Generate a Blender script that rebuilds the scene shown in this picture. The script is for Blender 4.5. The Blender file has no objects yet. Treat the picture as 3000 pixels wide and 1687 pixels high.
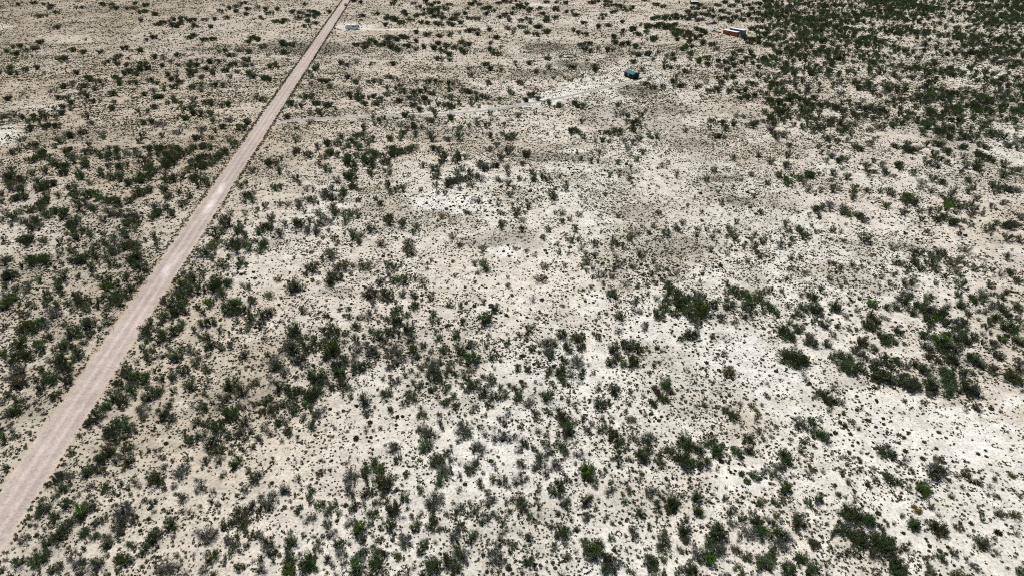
import bpy, math, random
import numpy as np
from mathutils import Vector
sc = bpy.context.scene
# ---------------------------------------------------------------- camera, sky, sun, exposure
CAM_H, PITCH, F_PX, W_PX, H_PX = 78.0, math.radians(29.7), 2001.0, 3000.0, 1687.0
cd = bpy.data.cameras.new("camera"); cam = bpy.data.objects.new("camera", cd); sc.collection.objects.link(cam)
cam.location = (0, 0, CAM_H); cam.rotation_euler = (math.pi / 2 - PITCH, 0, 0)
cd.sensor_width = 36; cd.lens = F_PX / W_PX * 36; cd.clip_start = 1; cd.clip_end = 30000
sc.camera = cam
SUN_EL, SUN_AZ = math.radians(62), math.radians(-22)      # azimuth from +Y (straight ahead), negative = to the left
w = bpy.data.worlds.new("World"); sc.world = w; w.use_nodes = True
nt = w.node_tree; bg = nt.nodes["Background"]
sky = nt.nodes.new("ShaderNodeTexSky"); sky.sky_type = 'NISHITA'; sky.sun_disc = False
sky.sun_elevation = SUN_EL; sky.sun_rotation = SUN_AZ; sky.air_density = 1.0; sky.dust_density = 1.0
nt.links.new(sky.outputs[0], bg.inputs[0]); bg.inputs[1].default_value = 0.052
sd = bpy.data.lights.new("sun", 'SUN'); sun = bpy.data.objects.new("sun", sd); sc.collection.objects.link(sun)
sd.energy = 4.9; sd.angle = math.radians(0.53); sd.color = (1.0, 0.97, 0.925)
sdir = Vector((math.sin(SUN_AZ) * math.cos(SUN_EL), math.cos(SUN_AZ) * math.cos(SUN_EL), math.sin(SUN_EL)))
sun.rotation_euler = sdir.to_track_quat('Z', 'Y').to_euler(); sun.location = sdir * 300
vs = sc.view_settings; vs.view_transform = 'Standard'; vs.look = 'None'; vs.exposure = 0.0; vs.gamma = 1.0; vs.use_curve_mapping = False
sc.cycles.filter_width = 1.0; sc.cycles.use_denoising = False   # fine speckle would be smeared by the denoiser
# ---------------------------------------------------------------- survey of the place
# Bush survey: each entry is "x y width[kind]" in tenths of a survey-tile pixel (kinds: g grey, b bright, o olive, y yellow)
T00 = """17 5.5 5;35 4 6;46 5 7;52 7 6;50 9 9;57 13.5 6;42 17 9;82 8 9;104 5 7;112 5 7;115 9 9;134 9 12;145 6 10;137 4 6;142 13 10;141 21 7;146 12 8;158 15 9;167 24 14;180 20 14;175 28 10;188 22 12;196 27 8;180 25 16;158 25 10;194 21 8;205 21 8;215 20 6;228 19 6;240 7 10;248 10 9;246 4 8;247 15 6;222 12 6;232 9 7;238 12 7;57 29 7;41 43 8;20 47 16;30 50 14;36 49 7;18 55 6;7 52 5;73 51 9;84 53 8;64 60 12;102 53 7;125 49 10;119 58 7;143 51 8;148 41 5;155 39 8;190 39 10;196 37 8;205 41 8;216 40 10;211 28 6;224 52 10;242 51 8;250 53 6;232 56 9;255 39 8;250 42 6;157 58 7;164 59 6;129 59 4;178 56 6;172 63 5;165 67 8;112 62 7;106 65 6;118 65 8;126 66 7;135 71 12;128 74 14;141 70 9;145 65 10;150 69 7;137 75 9;181 66 9;190 67 10;195 62 8;199 66 9;190 72 12;199 72 9;214 73 9;205 70 8;210 63 10;222 62 9;230 66 9;236 65 7;247 61 10;246 66 9;252 66 7;228 72 11;238 73 8;168 75 8;178 74 6;192 77 7;204 78 8;215 76 6;250 75 8;253 78 7;232 78 6;10 69 7;5 73 9;10 74 7;36 69 9;25 71 8;16 74 6;79 74 7;88 79 8;98 82 9;92 81 7;86 87 9;73 86 7;64 88 8;116 78 7;122 81 9;121 85 9;130 84 6;137 84 6;104 86 5;149 82 8;156 84 8;173 80 10;180 84 9;176 88 10;192 88 9;202 86 6;215 86 8;224 87 6;203 91 7;165 90 7;134 91 5;53 93 10;61 99 10;68 100 7;84 94 10;88 97 8;81 91 6;95 90 6;98 102 9;87 103 6;73 104 9;79 99 5;114 95 9;115 104 6;148 95 9;155 93 7;160 97 11;156 98 8;173 103 9;175 99 6;182 105 6;207 103 8;214 105 9;230 105 9;223 107 6;195 102 7;188 110 11;194 110 8;113 109 9;138 112 6;154 109 9;149 112 6;64 108 8;72 110 7;55 110 6;64 115 9;57 119 8;10 100 9;6 117 9;14 116 8;21 118 9;35 117 10;42 115 8;46 120 8;29 123 12;40 123 7;48 128 13;53 126 9;58 128 7;30 131 12;24 140 12;74 137 10;82 134 9;88 119 8;90 124 10;103 136 9;104 139 6;60 143 9;147 124 11;154 123 7;161 126 10;186 120 9;196 116 10;202 116 8;212 116 8;214 123 6;232 121 10;224 128 9;248 123 10;240 130 8;203 131 9;177 134 10;216 132 7;195 140 12;203 139 7;143 138 8;140 143 7;230 141 9;237 144 7;213 139 6;246 130 7;163 137 7"""
T10 = """48 5 5;98 2 6;104 3 5;2 8 5;14 14 9;9 10 6;22 10 6;5 18 5;19 22 8;26 23 10;30 21 7;46 14 10;51 17 11;44 19 8;52 22 10;58 18 7;62 15 9;57 13 7;54 12 7;39 13 6;36 12 6;50 27 8;60 24 6;73 13 5;3 39 9;1 41 7;28 45 12;34 46 12;25 43 6;6 48 8;26 54 6;12 57 5;20 54 4;32 55 4;32 61 4;17 67 9;22 69 6;12 80 11;8 79 7;14 82 6;5 101 11;0 99 6;20 63 3;51 49 5;107 17 5;120 15 8;140 2 5;138 5 7;147 13 9;152 13 8;150 16 6;158 4 9;163 8 7;175 6 10;178 9 10;172 11 12;180 12 10;186 8 9;183 4 8;175 14 9;190 10 8;194 5 9;186 15 8;170 2 6;168 15 8;162 17 8;180 18 10;188 19 8;135 18 12;130 20 8;140 21 9;148 24 10;145 23 7;129 26 6;156 21 8;165 24 6;173 24 8;185 26 9;183 24 9;194 24 8;199 26 8;205 24 7;196 20 7;203 20 8;201 16 7;208 14 9;213 9 7;216 5 7;220 2 6;226 5 9;235 9 10;237 12 8;244 4 8;250 2 8;255 3 6;249 15 9;253 17 8;244 18 8;256 21 6;222 20 7;215 19 7;230 15 7;228 10 6;160 33 7;174 36 9;184 37 9;194 36 6;213 32 8;221 31 8;222 35 6;236 31 6;254 29 9;205 34 5;101 46 10;110 45 10;109 48 9;116 42 7;120 44 8;126 46 9;133 37 10;137 40 12;130 41 9;142 41 9;135 44 9;147 38 8;152 39 9;137 48 9;141 51 10;151 47 9;162 42 7;162 50 8;169 48 7;180 49 9;182 45 6;188 50 8;192 46 8;199 49 6;206 43 10;212 46 9;188 53 8;209 51 11;210 54 9;195 56 10;180 60 8;195 61 6;187 61 5;244 39 10;237 44 6;246 48 5;237 51 7;241 55 9;59 70 9;62 69 6;54 73 8;85 64 7;91 66 7;102 63 6;116 64 5;140 65 8;215 69 9;230 65 10;236 70 8;247 72 5;216 77 6;91 78 8;66 82 12;73 82 8;56 78 6;56 85 5;75 88 7;102 83 9;117 82 11;125 84 7;132 78 9;141 80 9;161 82 6;171 83 5;176 82 9;183 83 8;184 86 7;195 84 9;235 84 8;145 88 6;54 97 15;50 99 9;61 104 14;72 106 12;35 105 8;43 107 8;31 118 12;62 113 6;66 116 8;54 115 5;54 123 8;94 95 9;103 91 6;103 96 8;98 98 9;111 98 10;106 100 9;117 97 8;108 104 11;119 105 9;125 100 8;134 95 11;132 90 6;147 93 9;141 90 6;145 102 10;157 93 8;165 92 8;171 91 7;176 94 10;157 98 10;162 102 12;169 99 8;160 107 12;166 111 10;172 104 8;194 99 11;194 91 6;190 106 10;196 108 8;209 92 12;215 94 9;222 94 10;220 100 9;231 99 10;204 103 5;183 106 7;217 106 7;176 111 10;180 116 7;245 100 5;120 120 12;119 125 5;129 119 6;152 116 12;157 119 8;177 121 10;198 119 11;235 115 7;255 94 6;225 107 4;146 127 7;152 130 8;162 128 14;150 135 12;160 136 8;108 130 8;101 137 15;88 140 12;95 142 10;107 139 9;117 141 9;133 140 12;146 140 8;177 141 9;192 140 10;204 139 9;175 137 8;207 130 10;214 128 6;222 126 7;232 128 8;236 137 7;247 135 6;252 139 9;40 142 8;70 143 7;250 125 5;221 121 6;213 135 5;256 140 6"""
T20 = """2 1 8;6 7 8;12 5 9;10 9 9;3 9 7;18 10 9;17 12 6;1 15 5;29 9 6;45 11 9;44 9 6;57 12 8;35 3 7;45 3 6;53 4 7;17 20 9;10 22 6;30 15 7;33 18 8;35 22 8;34 20 6;43 19 6;18 24 5;26 27 9;28 28 7;9 28 8;14 28 4;1 30 5;34 33 10;24 36 8;15 34 6;1 34 5;73 24 7;65 34 6;74 35 7;62 31 5;64 16 7;80 4 9;85 2 8;97 3 10;102 6 8;107 7 6;112 9 6;95 6 6;118 10 6;123 8 7;132 1 6;145 5 8;152 8 6;101 13 8;104 12 6;92 16 7;114 11 6;89 19 6;150 19 12;156 20 9;160 17 9;167 16 9;172 18 8;165 20 8;145 18 8;141 20 7;176 13 6;178 20 8;185 9 12;190 6 10;196 9 10;188 14 12;195 16 12;182 17 9;190 20 12;200 12 10;203 17 9;186 21 8;207 6 8;215 3 10;222 7 10;213 12 10;219 14 9;228 3 10;235 6 10;240 10 10;246 5 12;252 9 10;228 12 10;236 16 12;245 14 10;252 16 10;224 18 10;230 21 10;242 20 10;250 22 9;216 19 8;255 2 8;210 20 7;220 23 7;135 26 12;136 29 8;150 25 10;156 26 10;146 28 8;154 29 9;162 26 8;160 29 8;112 23 5;97 27 7;86 28 6;118 31 12;111 32 7;125 35 8;122 30 6;134 33 6;163 31 8;168 31 8;172 33 10;178 34 10;170 37 12;181 36 10;176 39 10;183 39 8;164 35 8;187 30 8;192 32 10;196 34 8;180 43 7;142 39 9;140 41 8;168 41 7;190 37 7;110 35 5;103 38 6;128 36 5;240 30 8;248 28 9;254 30 8;246 33 7;252 35 8;236 40 10;243 41 12;250 40 12;248 44 10;255 45 8;240 44 8;232 38 8;256 36 8;72 46 10;78 45 6;73 49 8;76 52 8;99 51 8;95 51 5;110 45 7;104 44 6;103 40 5;117 45 6;124 46 8;121 48 8;132 45 5;86 49 5;128 56 8;135 55 10;122 54 5;156 58 6;172 48 9;170 50 7;181 48 6;191 45 6;201 46 9;195 43 7;205 50 6;160 55 7;178 55 9;162 60 7;147 54 5;36 60 10;16 64 9;3 64 5;37 69 6;59 69 9;62 69 5;24 73 8;83 67 6;85 71 7;122 63 7;142 61 6;153 65 6;157 68 8;152 68 6;168 69 6;131 71 6;198 65 10;187 63 7;190 60 7;179 60 6;197 60 7;214 63 10;208 62 7;222 60 8;222 66 10;209 68 7;231 64 7;238 60 8;245 58 8;240 64 8;250 62 9;247 68 8;255 66 8;254 60 8;223 55 8;230 52 7;241 54 8;216 71 8;228 72 7;8 84 8;21 97 12;16 101 9;26 100 8;1 95 6;53 79 4;42 79 4;71 77 4;82 80 4;62 105 11;68 107 11;50 107 8;34 104 8;106 106 6;133 84 10;138 80 5;141 88 8;151 88 7;160 82 8;165 78 5;170 88 12;163 88 7;175 73 7;187 88 8;211 79 12;207 83 10;208 88 10;196 84 7;222 78 7;240 85 8;248 76 7;225 86 7;200 92 12;207 92 8;219 93 9;226 92 8;234 91 8;229 99 10;239 99 9;247 97 9;254 95 9;235 98 8;246 86 6;255 104 6;7 117 7;2 138 8;70 123 6;24 114 5;63 133 14;60 132 8;72 138 8;105 116 7;113 117 10;112 115 8;120 124 10;126 125 8;130 117 7;124 132 10;106 135 10;96 134 9;104 131 7;141 137 12;93 142 11;84 142 7;128 141 9;121 144 8;113 143 6;174 132 7;201 123 9;211 124 9;208 137 10;214 130 8;199 129 7;223 126 8;231 118 11;247 124 16;253 122 10;243 128 8;237 127 7;222 125 6"""
T01 = """13 8 11;42 9 12;48 13 14;40 12 8;31 18 11;37 15 8;68 6 11;66 10 8;55 3 7;31 3 10;72 14 10;58 21 14;66 21 14;74 18 9;64 25 9;52 18 9;90 2 9;88 21 12;86 17 9;92 9 9;86 9 8;103 12 16;98 10 8;113 6 14;116 10 12;119 14 12;108 15 9;125 9 8;137 9 14;140 12 10;128 21 8;116 24 14;109 23 8;150 5 14;157 6 12;163 5 10;170 4 10;158 11 14;168 10 12;165 14 12;172 14 12;147 19 14;152 24 12;156 28 10;150 27 9;145 16 9;170 21 16;176 19 10;164 20 10;168 24 10;180 7 12;184 11 9;178 13 10;190 9 9;196 4 10;205 3 12;212 4 9;197 16 12;205 15 14;212 14 10;203 22 14;212 20 12;218 15 10;224 10 10;230 9 14;222 13 9;234 10 9;235 2 8;196 25 10;192 20 8;205 24 9;12 27 9;10 34 16;18 36 14;12 38 12;7 35 10;24 38 9;33 30 10;46 28 10;62 30 13;80 33 12;90 39 9;101 29 10;103 32 8;118 34 12;110 35 8;122 36 7;135 38 14;144 37 12;129 40 10;150 34 10;140 33 9;171 35 15;166 32 8;176 36 9;197 34 14;193 36 9;211 35 14;217 34 9;208 42 14;215 41 9;212 46 10;184 33 8;200 42 10;190 27 9;17 46 18;10 45 10;22 46 10;2 51 7;42 45 14;37 47 9;52 40 12;46 42 9;37 38 9;72 47 12;77 49 8;46 52 10;20 56 16;26 54 10;14 55 8;2 58 7;59 53 10;77 54 12;90 51 15;98 54 9;87 53 12;74 53 9;86 59 9;42 60 16;48 58 10;36 65 16;30 66 10;40 63 10;105 58 12;114 56 14;110 58 10;120 61 8;117 62 8;128 58 10;132 57 7;138 51 10;144 49 14;139 49 12;135 54 8;150 46 9;165 45 12;169 52 9;168 55 9;180 48 6;190 53 8;182 61 11;188 59 8;204 51 6;5 71 10;2 76 8;16 74 12;20 69 9;13 75 9;22 79 13;11 81 10;33 78 14;36 83 16;32 86 12;38 79 9;50 70 15;48 73 11;54 68 8;65 71 13;62 74 10;66 69 9;79 65 12;89 65 14;94 67 9;85 69 6;76 80 12;72 82 12;80 77 10;73 86 8;69 82 8;104 77 10;110 70 10;118 71 12;113 71 9;122 72 7;133 73 16;130 78 12;135 80 16;138 74 10;128 74 9;124 79 7;155 64 11;161 66 12;158 71 14;153 75 10;168 64 8;174 71 10;172 69 7;128 66 5;188 80 7;196 68 6;24 99 20;20 98 9;30 97 9;44 98 11;4 96 7;1 94 5;75 93 12;78 95 8;88 90 9;92 91 8;104 91 9;82 88 8;60 99 9;126 92 12;123 88 9;119 84 8;136 85 9;114 95 10;115 99 12;103 99 10;98 104 9;108 101 8;129 102 16;133 106 16;136 102 12;125 105 10;118 108 14;111 105 9;112 108 9;155 92 8;157 98 9;146 96 6;165 107 9;158 104 7;183 90 6;174 98 7;173 103 5;178 95 4;30 117 16;38 119 16;46 120 14;43 116 12;33 121 12;22 122 8;5 120 12;8 116 8;62 109 11;70 108 9;75 110 8;63 120 7;78 116 16;84 117 12;88 113 10;93 109 10;97 115 9;72 118 9;91 124 10;90 121 9;112 121 12;106 115 10;119 122 7;134 117 18;138 114 14;131 120 12;137 121 10;142 125 14;147 127 10;135 125 9;128 131 8;126 135 10;157 128 7;162 120 5;150 134 10;140 137 13;10 133 18;4 134 9;16 130 8;40 137 11;64 134 14;60 137 9;79 133 8;97 134 9;60 142 14;28 141 9;110 139 14;104 142 10;118 140 10;113 143 8;5 143 9;145 143 8;130 144 9;253 27 8;240 30 6;243 43 9;248 40 7;249 53 14;253 57 10;246 58 7;231 70 10;226 74 8;247 70 9;222 77 6;230 80 11;225 82 9;216 86 8;224 88 9;242 86 14;238 88 8;208 89 5;240 79 7;218 95 14;217 101 13;212 104 10;207 110 14;202 112 11;213 113 9;232 101 14;240 103 16;246 100 12;250 105 12;238 108 12;229 104 9;240 95 8;246 92 9;254 98 7;222 121 13;226 124 9;242 118 12;240 123 10;247 121 8;230 113 7;213 116 6;202 128 9;185 128 5;204 133 6;188 133 14;194 137 12;182 141 12;190 143 12;200 142 8;216 138 16;222 142 18;213 143 16;228 140 10;233 137 8;243 141 8;250 143 9;191 124 4;234 131 6"""
T11 = """40 7 10;38 10 6;53 12 10;49 10 6;16 17 14;20 20 8;14 22 8;26 15 6;62 4 8;70 0 12;72 10 12;68 14 10;76 8 10;82 1 12;90 3 14;98 2 16;104 5 8;113 0 8;88 14 16;92 16 10;82 12 10;100 13 9;94 21 14;98 24 9;91 18 8;108 15 10;114 9 12;113 16 14;110 19 9;118 10 9;125 11 14;121 13 8;130 18 12;118 23 8;116 20 8;134 5 12;140 8 16;144 10 16;136 12 9;150 8 9;154 6 10;161 4 8;134 23 7;130 27 6;135 30 7;114 28 8;116 31 8;70 26 10;74 27 6;63 20 6;23 28 10;41 35 8;44 40 6;96 31 16;97 35 12;92 32 8;81 37 10;20 44 12;51 45 8;58 45 5;99 43 13;104 46 6;69 50 10;72 54 16;78 54 14;86 49 14;86 55 10;76 45 7;58 57 10;53 56 7;44 60 11;43 64 9;49 68 6;24 61 8;32 61 8;9 63 8;2 65 6;63 70 12;66 74 8;75 68 18o;78 62 7;79 71 9;66 79 12;62 81 9;74 78 10;87 69 9;95 69 10;103 71 12;92 75 12;90 80 11;96 72 8;54 77 7;58 88 18;61 91 9;52 86 7;43 82 14;41 87 12;40 78 8;15 76 12;29 80 8;24 92 10;22 88 6;9 86 20;13 84 9;3 89 9;1 97 6;6 101 16;3 108 12;73 86 6;96 90 18;98 94 10;103 96 10;107 90 8;115 87 12;104 100 8;78 95 8o;82 98 7o;133 43 9;148 46 9;141 47 8;135 49 8;125 60 8o;120 55 7o;103 56 7o;166 45 6o;134 79 13;131 76 8;148 82 12;149 78 8;158 89 9;161 84 8;125 101 9;152 101 14;153 109 13;157 110 8;149 105 7;74 112 14o;66 114 5;56 108 5y;57 126 16;52 125 8;90 124 16o;82 124 9o;98 122 8o;111 124 14o;107 122 8;131 122 10;139 124 10;146 121 6;96 130 7;134 130 11g;80 136 18;75 138 14;84 134 12;22 136 7o;50 130 8o;40 144 14;126 138 11;124 140 8;143 137 14;150 138 12;138 138 8;168 138 12g;160 135 8;76 142 7o;186 73 7y;181 6 12;178 5 6;168 22 7;189 15 10;186 18 8;178 25 10;183 24 8;182 33 11;178 34 7;181 42 8;190 50 7;183 49 6;196 39 13;192 42 10;202 38 12;205 45 6;202 32 10;209 35 12;216 35 10;222 34 10;226 36 10;216 41 9;205 14 14;202 18 10;211 14 8;203 10 7;215 29 8;207 26 9;228 22 11;232 26 11;225 20 7;242 21 13;238 22 7;236 5 7;242 2 7;254 9 10;246 15 9;252 26 9;245 36 12;254 31 6;254 40 8;222 57 10g;244 60 8g;235 58 6;255 52 8;246 69 8o;247 80 10o;247 84 7;210 68 6o;214 69 6o;198 93 8;228 106 9;205 102 8o;230 123 14;227 120 9;220 120 8;232 126 9;253 142 7;253 133 5;176 116 5;172 124 5;200 132 6;220 138 5;198 117 5"""
T21 = """8.5 6.5 6;6 11.5 4;4 20 4;11.5 16 4;15 20 8;17 18 4;20 20.5 5;12 20 3;27 18.5 3;31 22 3;31 25.5 5;25 25 3;21.5 26 2.5;1 25 3;24 31 5;23 30 5;16 30 3;8 32 3;9.5 36 5;3 38.5 6;2 41 4;6 43.5 5;7.5 39 3;6 49 5;17.5 53 5;21 49 4;28.5 39 5;24.5 39 3;32.5 42.5 3;29 44 4;38 40 4;36 49 4;36 46.5 3;50 5 3.5;45 10 3;39.5 8.5 3.5;49 10 3;66 3 4;67.5 6 3.5;65 1 3;74.5 5 4;71 9 4;60 10.5 4;67.5 13 3;56 17 3;66.5 20 4.5;61 18 2.5;85.5 12.5 5;94 16 4;93.5 18.5 3;115 15 4;111 20.5 5;125.5 8.5 5;140.5 6.5 4;145 22 4;135.5 17.5 4;117.5 27 3;119 33.5 4.5;83 39 4;53 28.5 3;60 41 3o;141.5 39 4;127.5 44 4;108 38.5 3;100 35 2.5;138 29.5 4;69 52 8;67 54 5;72 51 5;88 51 6;93 48 5;97 45 4;95 49 4;81 47 4;86.5 50 3;78 50 4;105.5 48 4;110.5 48.5 3.5;105 51.5 3;117 49.5 4;125 50 6;127 53.5 5;123 48 4;114 53.5 4;122 52.5 3;133 56 3;136 54 4;138 52 4;142 55.5 5;144 52 3;138 59 7;132 58 3;141.5 64 5;134.5 66 4;113.5 60 4.5;122.5 62.5 4.5;110 68.5 3;47 57 5;58 55 5;60 57 4;63 58.5 4;57 59 4;34 55 5;37.5 54 4;31.5 54 3;39.5 59.5 5;26 56.5 4;27 61.5 4;1.5 59 4;8 60.5 3;13 63 3g;32 62 3;47 63.5 4;42 62.5 4;59 63 4g;73 63.5 5;72.5 62 4;43 67 7;40 69.5 4;46 70 4;18.5 69.5 5o;30 68.5 3;49.5 74.5 8;52 74 4;46 75 3;42.5 72 4;61 69.5 6;58 71 4;67.5 69 4;64 66 3;80.5 66.5 4;83.5 70.5 5;79 74 4;93 73.5 6;87 75 3;90 74 3;69.5 70 4;77 69 3;103.5 74.5 3;65 79.5 6;82 78.5 4;88.5 79.5 6;77 79.5 3;85 77 3;16 77 7o;72 80 3;123 80 4;107 77.5 3;52 79 3;45 81 3;57 75 4"""
T31 = """1.5 10.5 5;11 7 5;10 12 4;10 13 5;6 18 5;12 1 4;30.5 5 3;36 6.5 6;39 10 6;42 9 4;33 10 4;44.5 9.5 4;42 14 4;28.5 2 4;35 2 3;22.5 18 8;19 20 5;20 22 5;13 21 7;11 23 4;24 18 4;17 20 4;22.5 26.5 6g;30 26 4;37 26.5 6;37 17 5;36 20.5 4;45 19 5;29 17 3;49 1.5 5;54 3.5 6;58 1 5;51 3 4;56 14 6;57 17.5 5;60.5 16 3;60 10 4;64.5 12 5;69 3.5 3;68 17.5 7;66 15 4;73 13 7;75 14 4;49 28.5 6;48 31 4;49 26 4;56 26.5 4;64 27 4;68.5 28 6;71 29 5;80.5 33 8;80 31 6;77.5 29 4;79 34 5;82.5 17 5;77 3 10;72 1.5 6;80 4 6;85 3.5 5;79 1 5;89 9 3;90 1 4;87.5 22 6g;87 25 5g;94 20.5 6;93 27 5g;93 12 6;90 11.5 4;97 13 4;94 6 5;97 8 6;96 1 6;99 1 5;103 5 7;102 11 4;108 2 7;111 7.5 5;112 2.5 4;121 2 8;120 5.5 4;125 9 7;127 10 6;121 7 6;119 11 5;120 15 7;110 16 4;113 13 5;101 22.5 7;114 21 4;104 29.5 6;99 29 4;106 26 5;114 27.5 5;117 25 4;119 31.5 5;113 20 3;134 12.5 6;136 1 6;142 3 5;143 15 4;139 16 5;134 18.5 6;132 25 10;142 27 10;145 19 4;134 33.5 5;127 35.5 4;129 28 4;116 34 4;109 36 4;101 33 5;107 35 7g;101 36.5 7;97 38 5;104 34.5 5;92 38 5;86 38 4;117 38 6;116 40.5 5;113 36 5;107 39 4;122 40 4;67 35 5;77 39.5 5;30 38 10;27 38 5;36 36 7;29 41 4;44 38 7;46 40 5;42 39 4;53 41 8;54 43.5 6;50 40 4;35 34.5 4;87.5 43 4;100 43 11;104 45 7;97 43 6;95 43 5;111 43.5 4;116 46 4;127 47.5 6;124 49 6;130 45 4;137 47.5 8;134 47 5;141 46.5 5;144 42 7g;109.5 48 4;109 51 4;91 49.5 4;10 45.5 5;12 49 5o;18.5 50 7;22 52 5;20 53 6;17 48 4;27 49.5 3;30 49.5 3;37.5 49 4;41.5 49.5 4;44 45 3;7 57.5 6;12.5 57.5 4;14 54.5 5;43 55 3;55 55 8;58 56 4;70.5 59 5;136 54 6;143 55 6;112 60.5 8;87 62 7;83 62 5;92 63 5;97 62.5 7;100 63 4;136 65 6;18.5 64.5 4;13 65 4;35 67 5;38 68 4;48 68.5 4;75 68 6;72 67.5 4;80 71 5;79 73 4;84 68 6;87 71 5;82 66 5;94 67 8;97 66 5;90 67 4;103 67 5;106 68.5 9;103 71.5 5;109 66 5;112 68 4;107 73 5;110 75 4;95 71 7;118 71 5;101 75 4;128 71.5 4;124 72 3g;132 74 6g;138 74 6;141 77.5 5;137 72 4;17 70.5 3;13.5 70.5 4;21 73 4;41 71 5;34.5 76 5;10.5 76 4;24 79 3;44 78 3o;65 75.5 4;71.5 74 4;78.5 80 8;82 79 5;83.5 76 5;69 79 4;110 80.5 8;126 80.5 5;95 79 4;25 46 3;60 62.5 2.5"""
T02 = """8 9 9;14 10 12;6 18 16;10 15 12;2 20 8;16 1 10;28 2 9;45 4 8;60 1 10;22 26 10;28 26 8;33 18 10;27 16 6;48 11 9;44 9 6;50 9 10;45 16 9;61 6 9;57 16 10;55 28 16;53 24 10;60 26 8;58 19 9;76 8 12;78 12 9;68 16 10;72 23 9;82 16 14;86 19 12;87 23 10;79 14 9;90 13 9;76 17 8;107 1 14;100 12 10;103 9 8;98 19 9;112 11 14;117 12 14;120 16 14;108 19 10;126 5 12;132 2 10;118 6 10;128 10 9;126 17 8;133 18 7;143 1 7;106 28 8;113 30 9g;122 30 11;107 35 9;30 40 16;24 42 14;38 38 14;45 36 14;34 43 12;20 41 9;26 37 9;42 32 10;2 42 7;6 38 9;20 56 15;24 51 10;15 58 9;22 59 8;49 49 12;52 50 7g;40 59 14;38 56 9;43 62 9;36 55 8;64 37 8;73 46 16;70 49 12;77 43 12;80 48 9;90 37 14;86 39 10;95 35 9;90 48 11;84 55 9;88 31 7;94 43 7;100 40 7;108 46 8;110 43 6;99 49 6;104 57 8;98 53 6;97 62 7;99 64 5;95 70 7;100 59 6;66 59 14;72 57 10;62 60 9;75 62 12;78 65 10;80 69 14;74 71 10;54 62 10;59 68 8;3 66 10;14 69 12;10 74 10;13 75 12;27 66 14;26 70 12;20 68 10;32 71 9;5 70 8;48 73 6g;60 74 18;65 77 16;70 79 12;57 74 9;62 81 10;68 86 12;58 84 9g;17 84 18g;12 87 10g;22 83 12;6 90 8g;19 96 20;14 97 10;24 95 10;41 83 9;41 81 7;48 89 14;54 92 16;58 88 10;42 98 16;39 101 8;66 94 14;69 93 8;52 95 10;46 92 9;35 91 8;63 102 14;60 104 8;82 88 6g;7 106 9o;12 107 6;16 112 10;3 113 9;22 111 6;54 109 12;51 111 7;63 112 6;54 117 6;62 118 6;27 117 6;40 105 4;26 109 4;12 125 12;8 126 14;17 121 13;19 124 8;38 121 7o;30 126 5o;43 125 5;44 131 8g;42 134 7g;47 135 5g;12 142 8g;36 142 9;42 143 6o;32 138 5g;30 144 6;1 143 4b;8 138 7;1 82 5;5 61 6;47 40 7;165 12 9;170 17 14;175 22 20;182 20 14;178 12 16;182 8 14;175 5 10;190 4 16;198 3 14;206 3 10;187 24 10;175 26 9;166 28 12;164 31 12;172 30 9;180 3 9;186 14 10;215 2 14;222 4 12;225 9 9;210 17 14;214 14 9;206 13 9;200 19 8;204 24 9;218 10 10;232 20 16;236 17 14;240 19 12;226 24 14;232 25 10;238 25 12;245 22 12;250 23 8;240 13 9;252 14 12;254 11 7;250 33 12;253 30 12;252 37 9;238 33 9;248 41 9;242 42 7;206 36 14;212 35 12;202 36 9;216 35 7;195 42 9;198 45 7g;207 49 14;221 43 8;184 34 7;183 39 12;180 42 7;162 35 9;151 35 10;146 45 16;143 48 10;149 42 10;150 49 9;143 40 8;154 41 8g;163 46 10;164 49 14;170 52 9;160 43 7;175 44 14;178 40 8;174 46 8;160 54 9;148 53 7;155 57 6;167 57 6;143 60 9;152 61 8;147 66 9;147 69 8;158 68 8g;163 68 6g;150 73 10;138 73 8g;177 70 16;173 71 8;182 69 8;194 65 15;190 62 9;198 64 7g;182 61 8;197 74 14;200 70 8;196 78 8;209 81 12;206 78 8;212 58 12;208 60 9;215 56 8;222 60 10;221 56 7;232 58 10;230 56 6;234 51 7;246 67 12;241 70 7;208 68 6;127 83 14;122 86 9;130 79 8;155 83 8;135 91 16;130 92 12;139 88 10;146 92 14;148 87 9;143 95 9;120 97 14;117 95 8;132 98 16;133 103 14;128 101 9;135 108 9;107 103 12;110 104 8;118 103 9;116 110 14;112 112 12;124 112 14;127 115 10;120 117 12;106 119 12;110 119 8;103 120 8;162 91 10;174 88 15;173 92 10;178 83 8;187 83 14;183 85 8;191 99 15;188 97 8;194 100 8;174 103 9;152 107 18;157 105 12;146 112 14;163 101 10;150 110 9;160 104 9;147 99 5;168 118 10;170 116 7;142 123 16g;144 127 10;139 121 9;144 131 8;150 120 6;165 128 16;163 131 10;172 129 10;168 124 8;175 131 9;158 121 6;173 111 6;192 117 8;202 120 13;206 119 7;198 120 6;98 128 16;93 132 14;103 128 10;88 136 10;90 140 7g;124 120 7;120 135 16;125 139 14;130 142 12;112 142 14;108 143 9;135 142 8;132 136 8;117 132 7g;100 112 6o;126 129 7g;232 98 18;236 101 12;226 99 10;240 99 8;245 105 15;241 106 8;225 110 12g;230 108 9;221 108 7;220 120 10g;224 118 8;232 128 20;236 125 10;228 128 9;246 135 14;242 137 8;199 134 12;195 137 9g;204 136 9;210 138 14;220 138 14;217 141 12;223 133 9;242 144 9;252 142 8;230 144 7;254 94 8;252 97 7;213 114 6;207 97 7;209 92 7;255 117 7;168 139 6;185 144 6;241 116 9;244 119 8;225 142 9"""
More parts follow.
